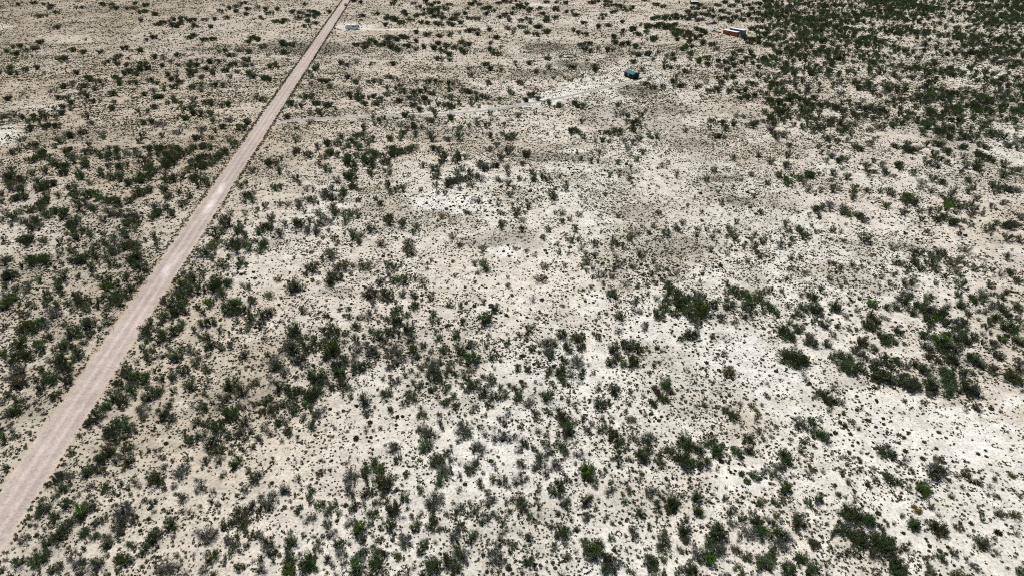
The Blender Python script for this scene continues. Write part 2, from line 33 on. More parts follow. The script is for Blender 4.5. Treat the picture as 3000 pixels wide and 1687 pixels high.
T12 = """36 2 14;41 1 10;14 7 11o;8 7 6;46 0 10;10 27 16;6 29 10;15 25 10;5 38 10;3 40 6;8 50 9g;20 38 5o;47 23 9;46 20 6;57 18 6;54 25 4;70 27 8;70 17 5;33 32 4g;84 21 5;93 20 6;93 29 9;89 27 6;108 7 9;115 8 15;120 6 10;112 9 9;128 4 9;132 9 15;136 10 9;127 10 9;148 7 9;148 2 6;158 7 9;160 9 7;117 15 9;113 24 9;108 29 10g;112 32 8g;120 21 6g;126 27 5;159 19 13;155 19 6;162 17 7;142 22 13;138 26 10;145 20 7;150 27 9;154 26 6;142 33 16;139 36 10;145 34 9;133 32 9;130 31 6;178 5 6;175 10 7;193 17 6;206 17 8;198 17 5g;178 25 9;183 32 8;176 32 8;101 39 12;98 37 6;104 39 6;232 33 16;230 36 10;234 30 9;224 29 6;241 22 14;238 23 7;208 34 8;229 13 6;234 46 6o;252 45 5g;202 46 12;200 49 7;184 50 10;181 52 6;181 42 6o;192 37 5;38 42 16;42 44 12;36 46 12;40 49 9g;46 53 12;44 50 8;50 49 6;57 51 12;60 49 7;68 43 9;74 40 10;77 46 15;72 47 9;82 43 8;70 53 10;66 53 7g;80 50 7;91 46 10;88 45 6;88 54 8;36 60 16;39 63 12;32 58 9;25 62 9;34 65 9;48 57 10;51 62 9;56 60 11;58 63 6;49 63 7;64 58 8;78 60 18;75 64 18;80 66 12;72 67 12;82 62 9;79 55 12;70 70 10;10 66 8;17 67 5;20 77 18g;18 72 12g;24 79 12;18 81 10;14 74 8g;29 84 12g;27 87 7;40 73 10;45 71 10;42 75 8;47 70 7;36 73 6;33 69 6;50 78 11g;46 79 6;57 82 7g;65 74 5g;46 86 8;40 89 8g;16 92 10g;20 94 8g;13 88 6g;2 92 7g;1 96 5;101 52 10;99 48 7;103 55 7;117 43 9;115 42 6;124 48 14;126 50 8;121 46 7;111 56 8;108 48 6;118 52 6;134 45 14;131 44 8;140 42 9;144 47 10;138 47 8;153 42 14;156 41 8;150 43 8;155 51 14;152 53 8g;158 49 7;127 57 9;135 55 8g;141 57 10g;130 53 7;101 63 15g;98 67 12g;104 62 8g;117 64 16g;113 66 9;121 67 9;116 60 9;118 62 9;135 69 12g;132 68 7g;141 64 16g;144 66 10;137 61 9;145 73 14g;150 71 9g;140 74 7;159 63 14;156 60 9;163 65 8;162 69 8;167 58 10;170 57 6;177 63 9;174 63 6g;189 64 11;187 61 7;192 60 7;180 73 10g;185 72 7g;172 70 6g;157 71 6g;82 80 16;85 84 16;80 86 12;88 86 9;78 78 9;81 74 9g;90 73 12;88 70 8;91 76 9;104 79 18;100 80 12;110 78 12;98 84 9;107 82 10;114 77 8;100 72 8g;96 72 7g;60 90 20;64 93 14;57 94 12;68 88 12;62 97 9;54 88 9;66 95 9;75 97 14;77 100 10;72 95 8;88 97 14;92 99 10;84 94 8;96 101 8;88 105 9g;86 92 7;24 99 12;22 102 8;33 101 12;30 103 9;40 104 14;38 109 14;42 102 10;48 103 10;35 106 10;56 107 20;61 104 14;53 111 14;65 103 10;52 106 10;57 113 8;34 120 14;36 117 12;37 125 8;30 115 9;39 122 8;48 117 9b;11 112 11;14 110 6;9 115 6;20 119 14g;17 122 12;24 117 9g;14 120 9;5 124 11;8 121 6;2 114 7;55 122 8;64 124 16g;68 121 9g;60 128 9g;58 126 7;48 129 9;47 132 6;16 127 6;24 133 12;22 136 8;30 133 9g;20 134 6;57 135 11;55 139 10;58 141 7;32 142 11;30 144 7;9 142 9g;10 135 7g;6 139 6;70 141 5g;82 124 5g;109 113 14;112 116 9;106 111 8;107 117 7;130 107 14;134 106 7;127 105 7;112 124 11;115 122 7;110 127 6;136 122 8;134 120 6;156 109 16;159 112 9;152 107 9;153 115 8;127 90 6;135 78 10;132 80 6;150 87 9;156 82 7;148 80 6;135 88 6;136 96 10;143 92 8;140 94 6;166 80 9;164 78 6;168 75 6g;178 80 16g;181 84 16;176 82 9;183 88 14;176 91 12;172 87 9;185 92 9;180 92 9;189 95 7;192 79 8;196 75 10;195 81 7;205 73 8o;191 87 9;197 85 7;201 87 6;162 86 9g;167 97 7;166 94 6;158 94 8;161 99 8;164 99 6;178 102 10;174 102 6;181 100 6;192 101 10;190 104 7;194 97 6;199 108 9;196 110 6;190 115 11;193 112 7;186 114 6;182 109 6g;199 119 11;202 116 7g;166 120 8;168 127 10;163 128 7;165 125 6;184 126 7;185 133 8;204 62 12;207 65 12;201 58 8;211 68 9;216 57 10;220 55 7;213 58 6;217 72 16;214 70 10;220 76 10g;222 72 8;213 76 8;224 68 6;216 82 9g;209 83 7g;239 70 10;242 68 6;236 70 6;246 72 6o;232 58 7;251 57 9;254 53 6;240 80 6;213 90 10;209 88 7;216 94 8;218 99 14;214 98 9;221 97 8;207 97 7;211 102 7;228 105 12;226 109 9;231 104 7;224 100 8;223 93 8;228 89 9g;236 87 7;237 94 10;240 92 8;233 97 7;234 90 7;240 108 11;245 109 8;236 110 7;252 106 10;250 109 6;246 99 8;254 97 7;234 117 10;231 115 6;238 118 6;219 120 10g;216 123 7g;222 118 7g;248 133 11g;251 136 7;245 130 8;231 126 6;254 124 8g;253 128 7g;207 139 14g;210 142 16g;203 144 10g;206 135 8;169 142 16g;175 143 12;164 141 8;188 140 6;226 139 7;240 139 6;235 139 5"""
T22 = """21 12 9g;100 6 12;102 3 7;97 5 7;104 8 6;125 11 8;122 14 6;145 10 9;137 5 5;73 11 5g;158 4 12;166 4 10;170 6 10;155 8 9;160 1 9;164 8 8;153 17 14;150 19 8;157 12 8;155 21 8;168 14 16;172 16 14;166 18 12;175 12 9;163 14 9;168 20 9;180 8 10;184 5 8;178 10 8;188 9 9;187 14 12;185 12 9;180 16 9;190 6 8;194 9 8;192 14 7;175 22 12;178 25 12;173 25 9;180 20 9;189 22 18;192 25 14;186 26 14;195 21 9;187 18 9;182 28 12;180 32 10;185 33 9;190 29 12;186 38 8;190 36 6;198 18 10;202 17 9;205 19 7;147 27 14;144 25 9;150 29 10;145 30 7;152 25 8;163 25 10;166 27 7;159 24 7;108 29 12;105 28 8o;111 30 8;126 23 9g;122 21 6g;130 24 6g;200 28 7;206 13 6;215 2 10;219 4 8;222 1 9;226 3 9;232 6 9;236 8 12;240 10 9;234 4 9;246 8 10;252 7 9;248 13 8;250 11 8;254 3 8;238 16 16;234 17 9;242 18 8;252 18 10;256 14 8;219 18 14;222 16 9;217 19 8;216 11 7;235 29 10;231 28 6;240 25 8;246 24 7;253 24 8;211 30 10;226 33 8;222 34 5;225 7 7;229 9 7;248 3 7;236 21 7;180 47 14;177 49 9;183 49 10;186 46 9;173 49 10;170 51 8;175 46 6;178 44 6;50 48 14;47 47 8;53 46 8;17 42 11;15 44 6;8 47 8;65 50 14;62 48 8;68 52 8;72 48 6;69 59 14o;72 58 8o;66 57 7;38 56 18g;42 54 9g;34 55 10;37 60 9g;44 57 8;28 55 10;36 66 13;34 64 8;40 67 7;21 60 10;19 62 6;56 60 13;53 58 8;58 62 8;52 71 12;50 70 7;55 73 7;65 74 16g;68 77 10g;62 72 9g;66 70 9g;61 78 9g;116 58 16;119 61 10;112 58 10;122 55 10;113 54 8;127 63 12;125 60 8;130 61 7;103 62 14;105 67 12;100 61 8;108 70 8;100 75 13;97 76 7;104 73 7;121 75 14;119 78 9;124 73 8;120 70 9;113 75 8;111 77 6;125 77 6;77 76 7g;108 42 9g;106 44 6g;84 46 8g;88 24 4y;6 80 9;5 82 6;15 73 7g;17 81 10;15 80 6;27 76 7;25 72 5;36 84 11;35 87 7;38 82 6;50 81 12;48 86 14;50 91 12;52 95 8;46 84 8;52 89 8;58 82 9g;60 88 12g;58 87 8g;70 85 10;69 88 8;72 82 6;40 94 7;42 98 6;57 97 7;11 97 7;29 95 5g;4 100 9;2 99 6;5 104 9;9 102 6;6 110 12;4 112 9g;8 108 7;36 109 15;34 112 9;39 107 9;33 108 8;17 115 12g;14 117 8g;20 113 7g;23 123 9g;25 125 7;57 113 7;38 125 9;36 122 5;46 121 8g;65 121 7;88 95 6;103 103 13;101 105 8;106 101 7;104 108 6;97 101 5g;119 102 6;118 94 6o;88 116 14g;85 117 8;91 118 7;87 113 7;97 114 8;98 117 6;117 115 7g;89 122 6;155 96 16;153 98 9;158 94 8;157 99 8;144 100 9;146 103 8;142 99 6;159 103 9o;162 104 6o;150 107 9;147 106 7;154 110 12;151 112 8;157 112 7;141 115 12;139 113 7;144 117 7;148 73 6o;120 132 11g;117 131 6;123 131 6;134 127 8g;91 130 8;93 133 5;72 130 9;71 133 6;51 128 14;48 131 9g;53 133 12;56 139 14;54 142 14;60 141 9;50 136 8;64 134 8;23 131 8;80 136 8;75 142 10;78 144 6;27 143 8g;90 141 11;87 143 6;94 138 6;98 142 9;102 143 6;120 138 6o;10 139 7;7 138 5;218 84 15o;221 86 9;215 85 9;219 80 7;218 124 14o;215 122 9o;222 127 9;226 130 9;220 129 8;213 121 7;246 122 6y;247 127 9;241 118 8o;186 118 8g;193 117 8o;230 116 8g;213 64 6;209 104 6;213 113 6;248 142 9o;202 139 7;205 70 5;214 72 4;135 35 7o;134 40 10g;147 59 5;150 62 5o;174 81 6g;257 95 6g;256 108 6"""
T32 = """3 2 9;14 2 6;3 20 10;1 17 7;8 24 9;10 26 6;5 22 8;20 18 8;33 7 7;40 8 8;45 10 12;47 10 8;41 6 7;53 1 8;36 20 12;33 18 8;38 22 8;47 20 14;49 24 12;45 22 9;52 22 8;54 27 8;42 19 8;30 25 10;27 28 8;34 27 8;24 27 6;22 34 8;56 37 12;52 35 8;59 38 7;45 34 8;48 30 8;61 32 6;68 21 14;65 19 8;72 22 8;64 22 7;78 27 10g;80 29 6g;70 39 8;72 17 5o;105 16 12b;107 18 7;104 28 11;101 27 6;107 30 6;94 28 6g;90 22 7o;105 36 16;100 38 12;110 35 10;104 40 10;97 37 8;107 41 8;118 30 9g;114 28 6g;122 31 6;120 20 10;118 19 6;130 19 10;135 13 14;131 11 8;138 14 10;128 20 7;134 22 6;139 7 12;136 5 7;143 8 8;140 21 9;147 25 12;145 26 7;148 17 8;154 18 10;158 17 8;150 16 6;158 23 14;154 22 8;163 23 9;160 26 6;162 10 10;166 9 6;158 10 6;131 43 12;128 42 7;134 45 6;172 27 18;174 30 14;170 31 10;176 25 9;163 33 14;160 31 9;166 35 9;168 27 8;158 30 8;181 19 8;178 19 5;180 36 11;178 37 6;188 34 9g;186 33 7g;195 37 16;198 36 9;193 40 9;196 33 7;186 41 8;163 38 9;200 43 8;190 42 7;194 17 12;197 19 9;192 18 7;200 25 7;204 26 8;202 28 6;192 7 10;190 6 6;206 11 10;208 14 8;204 9 7;216 7 14g;214 10 9g;219 8 9;216 14 8;225 19 14g;228 18 8g;222 22 10g;217 24 9;212 23 6;235 9 9;238 11 7;231 7 8;226 6 7;241 4 8;249 17 10;253 20 10;248 20 7;238 24 12;240 27 10;236 21 9;242 29 8;234 18 8;229 31 12;226 30 8;222 33 9;225 36 10;232 29 7;253 24 8;250 30 8;255 33 8;240 39 16;244 42 12;236 39 9;248 41 9;245 45 7;252 40 8;220 39 7;212 31 5;234 50 9;238 52 9;232 49 6;252 53 12;248 52 8;255 55 8;229 55 8;225 54 9;234 57 7;224 45 7;216 45 8;31 40 12;29 42 8;33 43 7;27 38 7;16 44 14;19 47 14;14 42 9;12 46 10;22 50 10;26 52 10;24 46 9;18 51 8;43 49 11o;40 47 7;39 53 9;45 56 11;42 54 7;40 56 7;47 58 8;48 53 6;59 56 12;62 58 7;56 55 6;66 47 9;98 49 6o;95 56 14;92 54 8;98 57 8;101 55 7;105 60 11;108 61 6;89 64 14g;93 66 10g;85 62 8g;90 60 8;96 67 8;100 71 7;117 50 14;120 53 12;114 48 9;124 48 8;116 54 9;121 56 8;127 54 9;130 55 6;112 47 6;23 70 20;18 68 14;27 72 18;32 74 18;36 74 14;40 75 7;15 73 9;14 65 8;22 76 12;28 77 10;38 71 8;20 64 8;30 79 8;75 69 16;80 72 14;72 67 12;78 74 9;84 72 8;65 70 10;63 68 6;70 75 10;75 79 12;80 81 14;85 82 12;78 77 9;72 81 9g;90 79 10;94 82 12;88 85 9;97 84 9;82 85 8;94 74 10g;112 75 14;109 74 9;116 72 12;118 70 9;106 75 7;120 76 7;107 81 10;104 79 6;130 74 10;126 72 8;133 76 8;128 71 6;125 80 10;122 78 7;130 83 7;140 76 8;147 76 10;150 78 6;137 86 6;155 48 10;160 49 10;164 49 8;157 46 7;168 50 7;179 48 12;176 46 8;183 47 8;180 52 7;160 58 14;164 60 9;156 57 8;162 62 6;174 55 16;178 58 18;172 58 12;182 60 12;170 54 10;176 64 12;172 62 8;180 64 8;193 51 18;190 52 10;197 49 10;188 49 8;203 55 12;200 53 8;206 49 10;209 51 7;192 58 8o;190 63 10;187 65 6;227 60 8;224 61 5;216 54 8;248 59 7;232 68 12;228 67 8;236 70 7;162 70 12;160 68 7;170 69 6;184 70 12;180 70 9;186 73 14;190 75 9;182 74 7;174 74 10;170 72 7;205 72 14;202 70 9;210 75 14;214 77 12;207 76 8;199 71 7;217 79 7;112 88 18;116 90 16;110 91 12;107 91 10;115 84 10;120 91 14;124 92 9;119 87 9;105 88 7;124 96 7;132 92 12;130 95 9;135 90 9;134 96 7;142 94 16;146 97 16;140 99 14;148 100 14;138 97 9;145 103 10;150 96 9;152 100 9;153 81 7;156 83 12;160 85 9;155 79 9;163 86 6;166 78 8;163 98 18;166 102 14;160 101 10;162 106 10;164 95 9;168 106 7;178 86 14;182 89 14;175 84 9;186 87 9;177 91 9;183 96 16;180 94 10;186 100 12;182 103 12;176 97 9;179 107 9;184 106 7;188 94 7;197 85 11;200 84 7;194 86 6;206 85 7;194 90 9;197 92 6;188 80 6;199 100 16;203 103 16;196 100 10;207 105 12;201 107 10;194 103 8;211 106 9;216 109 6;228 82 12o;224 84 7;230 86 6g;243 86 14;246 90 20;250 92 14;242 90 12;248 95 10;239 88 8;251 80 12;254 83 9;252 73 10g;255 74 8;256 102 6;112 98 5o;157 114 9o;210 120 11o;207 118 6;213 122 6o;199 122 7g;56 108 14;58 112 10;54 105 8;61 110 7;66 113 12;70 114 9;74 115 9;64 117 8;48 108 8g;50 102 7g;94 120 6g;62 122 8g;66 100 12g;33 135 12;36 138 8;30 138 8;44 133 12;47 136 9;42 131 7;40 142 8g;44 143 9;52 130 7g;54 133 6g;26 130 6g;84 133 8o;92 140 5;73 134 6o;9 138 7o;36 86 7g;38 91 8g"""
T03 = """3 3 9;5 6 8;3 10 7;13 4 8;18 3 6;11 13 5g;28 8 7;30 16 5o;19 16 5;26 14 5;11 37 8o;8 41 8o;16 34 6y;14 31 8g;8 45 6g;5 34 6;22 23 6;20 27 6;5 49 5;1 57 5;10 20 5;4 20 6;34 1 8;79 3 8g;74 10 8;69 11 5;110 2 16;115 5 14;118 9 9;105 3 8;109 18 16b;106 21 14b;113 19 10b;101 25 12;100 28 12;104 30 9;96 24 7;128 15 16;133 14 8;122 17 7g;116 27 14g;120 24 8;71 19 8;66 23 10;62 28 7g;64 31 7g;130 29 16;126 32 9;134 26 8o;86 40 12;90 38 12;95 36 9;98 39 10;104 37 7;83 43 7;70 44 12;60 45 14;56 48 10;64 41 8;58 41 6;48 53 9;44 55 6;63 55 12;59 57 10;66 57 8;58 62 7o;56 40 4o;106 54 12b;103 57 6;113 59 10g;121 50 8;116 46 6g;128 52 5o;135 49 12g;132 46 6g;139 53 7g;131 61 7;90 53 10g;89 62 5o;78 62 7g;83 37 5;160 16 7;156 17 5;165 24 7;161 23 6;173 27 5;188 26 8;193 25 5;188 8 6;192 8 12;198 5 8;190 11 6;202 3 12;212 10 16;208 14 9;218 6 14;222 13 9;216 18 12;222 19 10;210 20 7;228 5 9;232 12 7;230 4 8;240 2 12;246 6 9;254 14 8;245 17 8;235 21 7;220 28 9;224 25 7;238 31 14;234 33 8;241 27 8;206 28 9;210 26 6;203 35 5;181 39 16g;185 36 14g;178 42 12g;188 34 9g;182 45 8g;164 34 8;156 48 18;152 46 9;160 50 9;150 51 8;162 46 7;154 43 7;175 53 8o;202 53 16g;205 56 10g;198 58 9g;213 58 8g;184 65 10;182 69 8;180 62 5;183 78 9;190 79 6o;218 72 8;212 68 6;226 40 9;222 43 6;250 37 9;247 57 9;243 56 6;253 50 10;255 45 9;252 44 8;238 62 6;201 73 6;145 67 7;152 71 10;156 68 6;150 75 6;84 70 8g;76 71 8g;66 72 13;70 69 8;64 75 8;42 66 6;44 74 18;47 77 10g;40 76 9;50 73 8;36 84 9;54 85 12;52 83 7;57 83 6;29 92 6o;40 80 7;82 80 18b;80 85 10;88 78 12;90 73 14;94 75 9;80 88 8;76 82 8;125 82 26g;122 88 18g;130 80 16g;118 80 12g;128 74 9g;120 94 12g;132 90 9;113 96 8;136 84 8;126 71 8;98 89 12;94 92 9;104 86 9;85 100 14;82 102 8;88 97 8;93 105 8;96 101 7;98 103 6;70 91 12;66 95 14;72 88 8;60 97 8;68 100 10;58 104 14;54 106 12;62 103 10;48 110 12;44 112 10;24 106 12g;20 109 8g;27 103 6;36 101 5;40 104 6g;44 96 5o;172 92 14;169 95 10;175 96 9;170 88 8;174 103 6;155 105 16;152 109 10;160 102 9;148 107 9;145 116 12;148 113 8;143 121 8;158 98 8;131 112 10;128 110 6;134 114 5;108 111 16;105 114 9;112 108 9;104 104 7;123 128 18b;118 127 9;126 131 9;121 124 9;130 126 8;120 136 7g;117 139 6;75 118 9g;79 130 18;75 133 9;84 128 9;70 126 8;83 134 8;40 128 16;44 124 14;36 131 12;47 120 9;35 123 8;30 128 8;18 131 14;14 129 9;22 128 8;56 136 14;52 138 9;60 133 9;98 132 14;94 136 12;102 129 9;92 130 8;96 141 9;106 143 7;82 140 12g;78 143 8;5 127 7g;2 137 8o;8 143 6;166 135 20g;172 138 14g;160 139 9o;178 134 8g;186 140 9g;150 144 7;204 138 12;108 122 7;228 92 14;225 94 9;232 89 8;240 84 18;244 88 14;236 88 10;248 80 14;252 75 14;254 70 9;250 88 9;242 94 9;246 94 8;206 102 16g;202 104 9;212 104 16g;209 109 9g;216 100 9;198 99 8g;232 110 14g;236 113 10;228 106 9;238 104 8;250 105 9;253 101 7;248 112 7;213 124 16;210 128 9;217 120 9;207 121 8;226 123 8g;232 120 9;240 119 8g;240 136 10;236 133 7;214 142 10o;226 128 7;254 128 7g;247 99 7;158 113 5;168 79 5;220 78 4;182 127 5;194 121 5"""
T13 = """2 5 8;4 8 6;26 7 7;14 1 9;34 0 8;3 42 10;1 48 8;174 3 16g;170 2 9;180 2 9;171 13 16;168 16 10;175 15 9;176 10 8;138 16 14g;135 18 10g;141 14 9;143 25 11g;140 28 8;137 11 8;206 6 10;203 8 6;210 4 8;214 1 9;245 5 16g;240 6 8;250 3 9;255 7 8;192 19 10;190 22 6;196 17 6;223 16 16g;219 18 9;228 15 9g;226 22 9;220 13 8;195 27 8;204 30 6g;181 27 16;177 30 12;186 25 9;180 22 9;184 30 8;188 39 18g;192 43 9g;184 42 9;187 34 12g;195 36 9;185 48 12;182 51 7;216 35 14;212 36 8;220 32 10;218 39 8;222 28 9;213 41 6;205 42 9g;228 39 5g;239 44 8;238 48 6;248 49 14g;244 49 8;251 46 8;253 53 7;238 30 7;241 35 5;95 43 16g;98 46 12g;91 46 9g;102 42 8g;94 39 9g;90 48 8g;95 59 14g;97 63 9g;92 56 8;94 52 9;111 38 14;108 41 9;114 36 8;110 45 9;112 50 8;119 34 10;122 37 12;118 30 9g;126 34 8;120 28 8;127 50 20;131 48 12;124 52 10;135 50 9g;120 47 9;129 56 12;133 57 8;127 62 9g;132 67 8;111 61 14;108 63 7;115 58 9;119 60 8g;121 69 11g;118 70 6;125 70 6;108 71 7;98 74 12;95 77 7;101 72 7;141 43 9g;138 45 6g;151 40 8o;150 44 5o;65 39 10;62 41 5;74 37 6g;91 29 8;102 25 5;29 57 12;26 59 7;32 58 6;55 60 9;52 63 7;57 57 7;53 53 6;45 56 4;39 60 4;10 68 20g;14 72 12g;6 70 8g;18 62 9;4 64 7;12 75 9;22 69 6g;1 80 9;3 77 8;63 73 14;59 72 7;67 71 9;77 73 11;74 75 6;80 70 6;72 79 10;69 81 6;42 76 9;40 79 6;45 73 6;83 81 8;36 74 4;54 86 12g;50 89 8g;58 84 7;45 83 5g;71 91 9;72 95 6;69 88 6;81 87 5;95 90 12g;91 92 8g;99 87 7;103 97 18;100 99 12;106 102 12;104 106 9;101 92 8;108 95 9;107 110 7g;114 81 10;117 84 6;121 80 8;113 91 10g;117 90 7;112 93 6g;126 85 4;128 90 5;138 77 16;135 79 10;142 76 9;138 82 8;134 74 7;149 65 11;146 66 6;152 67 6;166 56 9;163 54 6;165 60 6;178 69 20g;173 70 9g;182 68 12;180 75 12g;175 74 8;186 64 9g;180 62 9;178 78 8;184 50 10;204 77 13g;201 79 8;207 74 8;200 82 6;218 79 12g;216 82 8g;222 77 8;230 86 13g;227 89 8;233 84 8;228 80 7g;240 82 9g;237 81 6;243 86 6;236 69 14g;239 66 9g;233 72 7;232 60 9;224 51 9;227 54 7;225 47 7;252 68 9g;255 78 8;252 82 7;248 88 7g;191 79 6g;167 80 8g;164 83 6;148 84 6g;157 83 8o;152 75 6o;136 93 13;133 95 8;139 91 7;134 98 7o;161 93 13;158 96 7;164 91 7;177 91 15;174 94 9;180 88 8;177 84 8;178 97 7;205 92 10;203 95 6;208 91 5;190 96 8g;187 95 6g;188 39 9;214 69 6;199 102 14g;197 106 9g;203 100 9;202 107 7;217 105 12;215 109 7;220 102 7;248 100 9g;245 104 9g;252 97 6g;150 109 16g;146 106 10g;154 112 10g;152 105 7;148 114 7;138 103 4;137 106 6o;125 106 7o;121 108 6;127 104 5;117 102 6g;66 103 6;77 100 11g;74 102 7g;80 97 6g;63 109 8;60 114 10;64 117 7;58 117 6;67 110 5;47 102 8;33 100 9g;57 103 6g;84 110 14;81 113 9;88 109 8;86 118 14g;83 121 8g;90 122 7;107 120 14g;104 122 8;111 118 7;108 125 7g;94 110 5;72 126 9;70 129 5;77 133 7;87 131 9g;71 139 5o;80 142 10g;35 112 14;31 115 9;38 110 9;32 121 9;33 126 14;30 129 9;37 130 8;24 122 5o;20 121 9;17 128 7;12 110 12;15 113 8;8 113 8;11 118 12;14 121 9;4 104 12;7 108 9;2 100 8;19 117 7;5 134 10g;3 138 9;8 139 7;32 138 16b;36 141 12b;28 140 9b;33 133 9b;52 130 20;48 134 14;57 132 14;50 138 9;58 124 9;60 137 7;53 124 8;45 130 8;101 136 20b;97 138 10b;106 134 12;103 142 9b;99 131 9b;114 142 10;121 125 14;118 130 12;124 134 14;121 139 9;127 121 9;117 136 8;125 128 9;130 122 7;149 143 9g;143 142 9;152 139 10;140 144 6;159 134 6;144 123 9;141 122 6;142 126 6y;138 120 6;166 118 10;164 121 7;169 111 10;166 109 7g;172 107 7;180 109 7g;168 142 9;165 144 6;178 135 18;175 138 10;182 139 10;180 129 10;173 131 8;184 134 8;194 127 18;190 124 9;200 129 16g;197 134 14g;205 121 14;202 119 9;208 125 12;211 128 9g;192 131 9;199 138 12;204 134 8;214 119 8;203 113 9;199 112 8g;241 126 20g;236 129 10g;245 123 9;244 130 10g;235 121 9;244 113 9;240 118 9;228 122 7;240 110 8g;249 108 6;254 109 8;230 141 5g;198 142 8;255 118 6"""
T23 = """2 4 7;9 8 12g;12 11 10;15 13 7;6 18 9g;9 16 8;21 15 8;30 8 6;36 11 8;45 10 7;43 13 5;34 2 8;46 1 9;54 1 9;60 1 8;54 5 9g;50 15 12;53 18 10;48 12 6;53 21 10g;56 19 7;37 20 14g;34 22 8g;40 18 8;29 22 7;26 24 8b;29 27 14;27 31 9;32 33 10g;24 34 10g;22 37 8g;42 32 12g;46 31 12g;48 35 8g;39 36 8g;9 31 10;7 28 6;12 33 6;35 42 9;33 39 5;9 41 7;15 45 7;6 49 14g;10 47 7;3 50 7;48 53 14;50 51 8;46 50 7;50 57 8;55 47 8;54 43 7g;27 54 8;26 58 6;41 59 12;44 61 8;38 58 7;53 70 14g;51 72 9;56 68 8;9 67 12;7 70 10;12 73 14;9 77 12g;6 72 7;1 65 7;14 78 7;27 73 9;18 82 8;17 86 6;27 82 8g;25 88 6;58 77 6;46 81 7;40 93 10g;38 95 6;60 87 7;68 22 10g;71 19 6g;64 21 7;64 29 5;76 39 20b;73 37 12b;78 43 14b;80 37 9b;72 43 8b;75 34 8b;82 52 8g;85 48 6;80 34 5g;90 41 8g;79 47 7;93 36 5g;102 4 14;99 6 8;106 2 8;107 11 12;104 13 7;109 9 7;115 15 8g;112 6 6;122 4 13g;118 6 8g;125 7 7;136 6 16g;132 8 9;140 4 9;137 10 8;145 6 6;138 17 12;135 16 6;142 18 7;107 23 10;104 25 5;118 26 9;115 25 5;108 31 9;106 33 4;98 32 5;131 24 18;127 23 10;135 25 10;130 29 9;134 29 8;126 20 7;145 27 8g;145 37 7g;151 31 10o;149 28 6;119 42 5g;130 45 7g;100 48 6o;118 38 4b;157 17 12g;152 18 9g;160 20 10;162 16 8;175 10 18;171 12 12;179 12 10;176 15 9;172 7 9;168 10 7;188 16 13;185 14 8;191 18 8;187 20 7;172 25 18;169 28 12;177 28 14;175 33 16;180 35 9;172 33 10g;176 38 10g;167 23 9;182 30 9;164 26 6;200 10 16;197 12 9;205 15 14;209 18 14;204 20 12;211 13 9;203 22 9;208 23 8;192 31 16;188 33 9;196 29 10;190 36 7;226 19 13;223 18 7;229 22 8;231 26 6;239 17 12;236 18 6;242 20 7;248 18 6g;238 6 11;234 7 6;241 6 7;244 43 12;241 42 7;247 46 7;254 38 9;252 42 7;254 6 7o;213 11 5;179 46 6;157 54 7g;206 36 7g;99 58 12g;96 60 7g;102 56 7;117 56 8;118 60 7;111 61 6;75 69 13;73 71 8;78 67 7;71 73 8g;81 63 6g;85 75 8o;114 69 8;122 68 5;139 59 14g;136 61 9g;142 58 8;139 65 8g;135 57 6;172 63 6;186 65 14;183 66 8;190 68 8;188 62 8;189 73 6;197 68 8g;161 70 18;158 73 14;164 68 10;163 75 9;156 77 9o;158 80 7o;166 73 8;147 75 10;148 79 8;146 70 7;151 65 6g;129 81 13;127 79 8;132 84 6;122 82 6;187 80 13;184 79 7;190 83 7;177 84 6g;75 85 12;73 87 7;77 83 7;203 61 6g;215 54 5g;227 67 6y;240 79 8o;250 70 10o;254 67 5y;248 72 7;221 79 14g;218 80 8;225 77 8;232 87 10;229 86 6;235 84 6;223 92 12g;219 90 9g;226 90 7g;51 100 16;47 102 12;55 98 10;44 104 8g;53 105 7;48 97 8;16 105 10;14 103 6;19 107 6;8 101 7g;2 111 8;1 114 6;44 115 10g;41 117 6g;54 111 8g;56 123 10;53 125 6;25 122 6;16 129 14;13 131 9;19 126 8;35 135 4;50 143 12g;65 96 8o;99 104 8;98 107 5;93 86 6g;74 107 8o;70 107 6o;123 100 13g;120 97 7;125 103 7;122 105 6;138 92 6o;140 97 6g;152 103 13o;150 106 7;155 100 6;174 100 18;171 102 10;178 98 9;175 106 8;170 96 7;190 92 5g;152 112 18g;149 114 10;156 110 8;151 117 7;158 114 6;80 117 18;76 115 12b;84 120 16b;74 119 9;79 122 14;88 117 10;78 127 14g;82 126 8g;72 112 6;87 110 12;84 112 8;91 113 8;91 121 8;64 119 7g;96 131 18;93 134 14;99 128 10;92 138 9;102 135 12g;106 132 10g;97 139 12;103 139 8;94 125 10;108 129 7;138 127 14;136 124 8;141 131 16;138 134 12;144 134 9;140 138 9;134 130 7;145 129 8;122 140 9g;119 138 6;172 118 6y;168 116 8;176 119 6;181 138 16b;178 140 10;184 137 9;180 133 7;165 142 9;168 139 6;95 143 6g;206 100 22;202 102 12;210 98 14;212 103 12;208 107 14;203 96 9;200 107 8;197 106 9g;200 113 14;196 112 8;205 116 20;209 120 14;202 120 10;212 118 8;197 122 16b;194 125 9b;200 128 14b;203 125 8b;186 122 14g;183 125 9g;188 127 9;184 118 8g;192 130 8;199 133 8;180 128 6g;225 117 13o;222 115 7;229 119 7;240 100 16;236 102 10;244 98 9;238 106 8g;243 106 8g;234 97 7;245 91 14;242 88 8;249 95 12;252 102 14;254 98 9;247 100 9;252 108 8;248 86 8;256 85 8;228 107 7g;230 102 7;212 109 5g;237 124 12o;234 126 7o;240 122 6o;240 128 6;252 130 18b;249 133 10b;256 127 10b;250 126 8;228 134 10;225 136 6;218 128 6g;232 141 9;229 143 7;219 143 8g;215 141 6g;210 144 8;248 143 9g"""
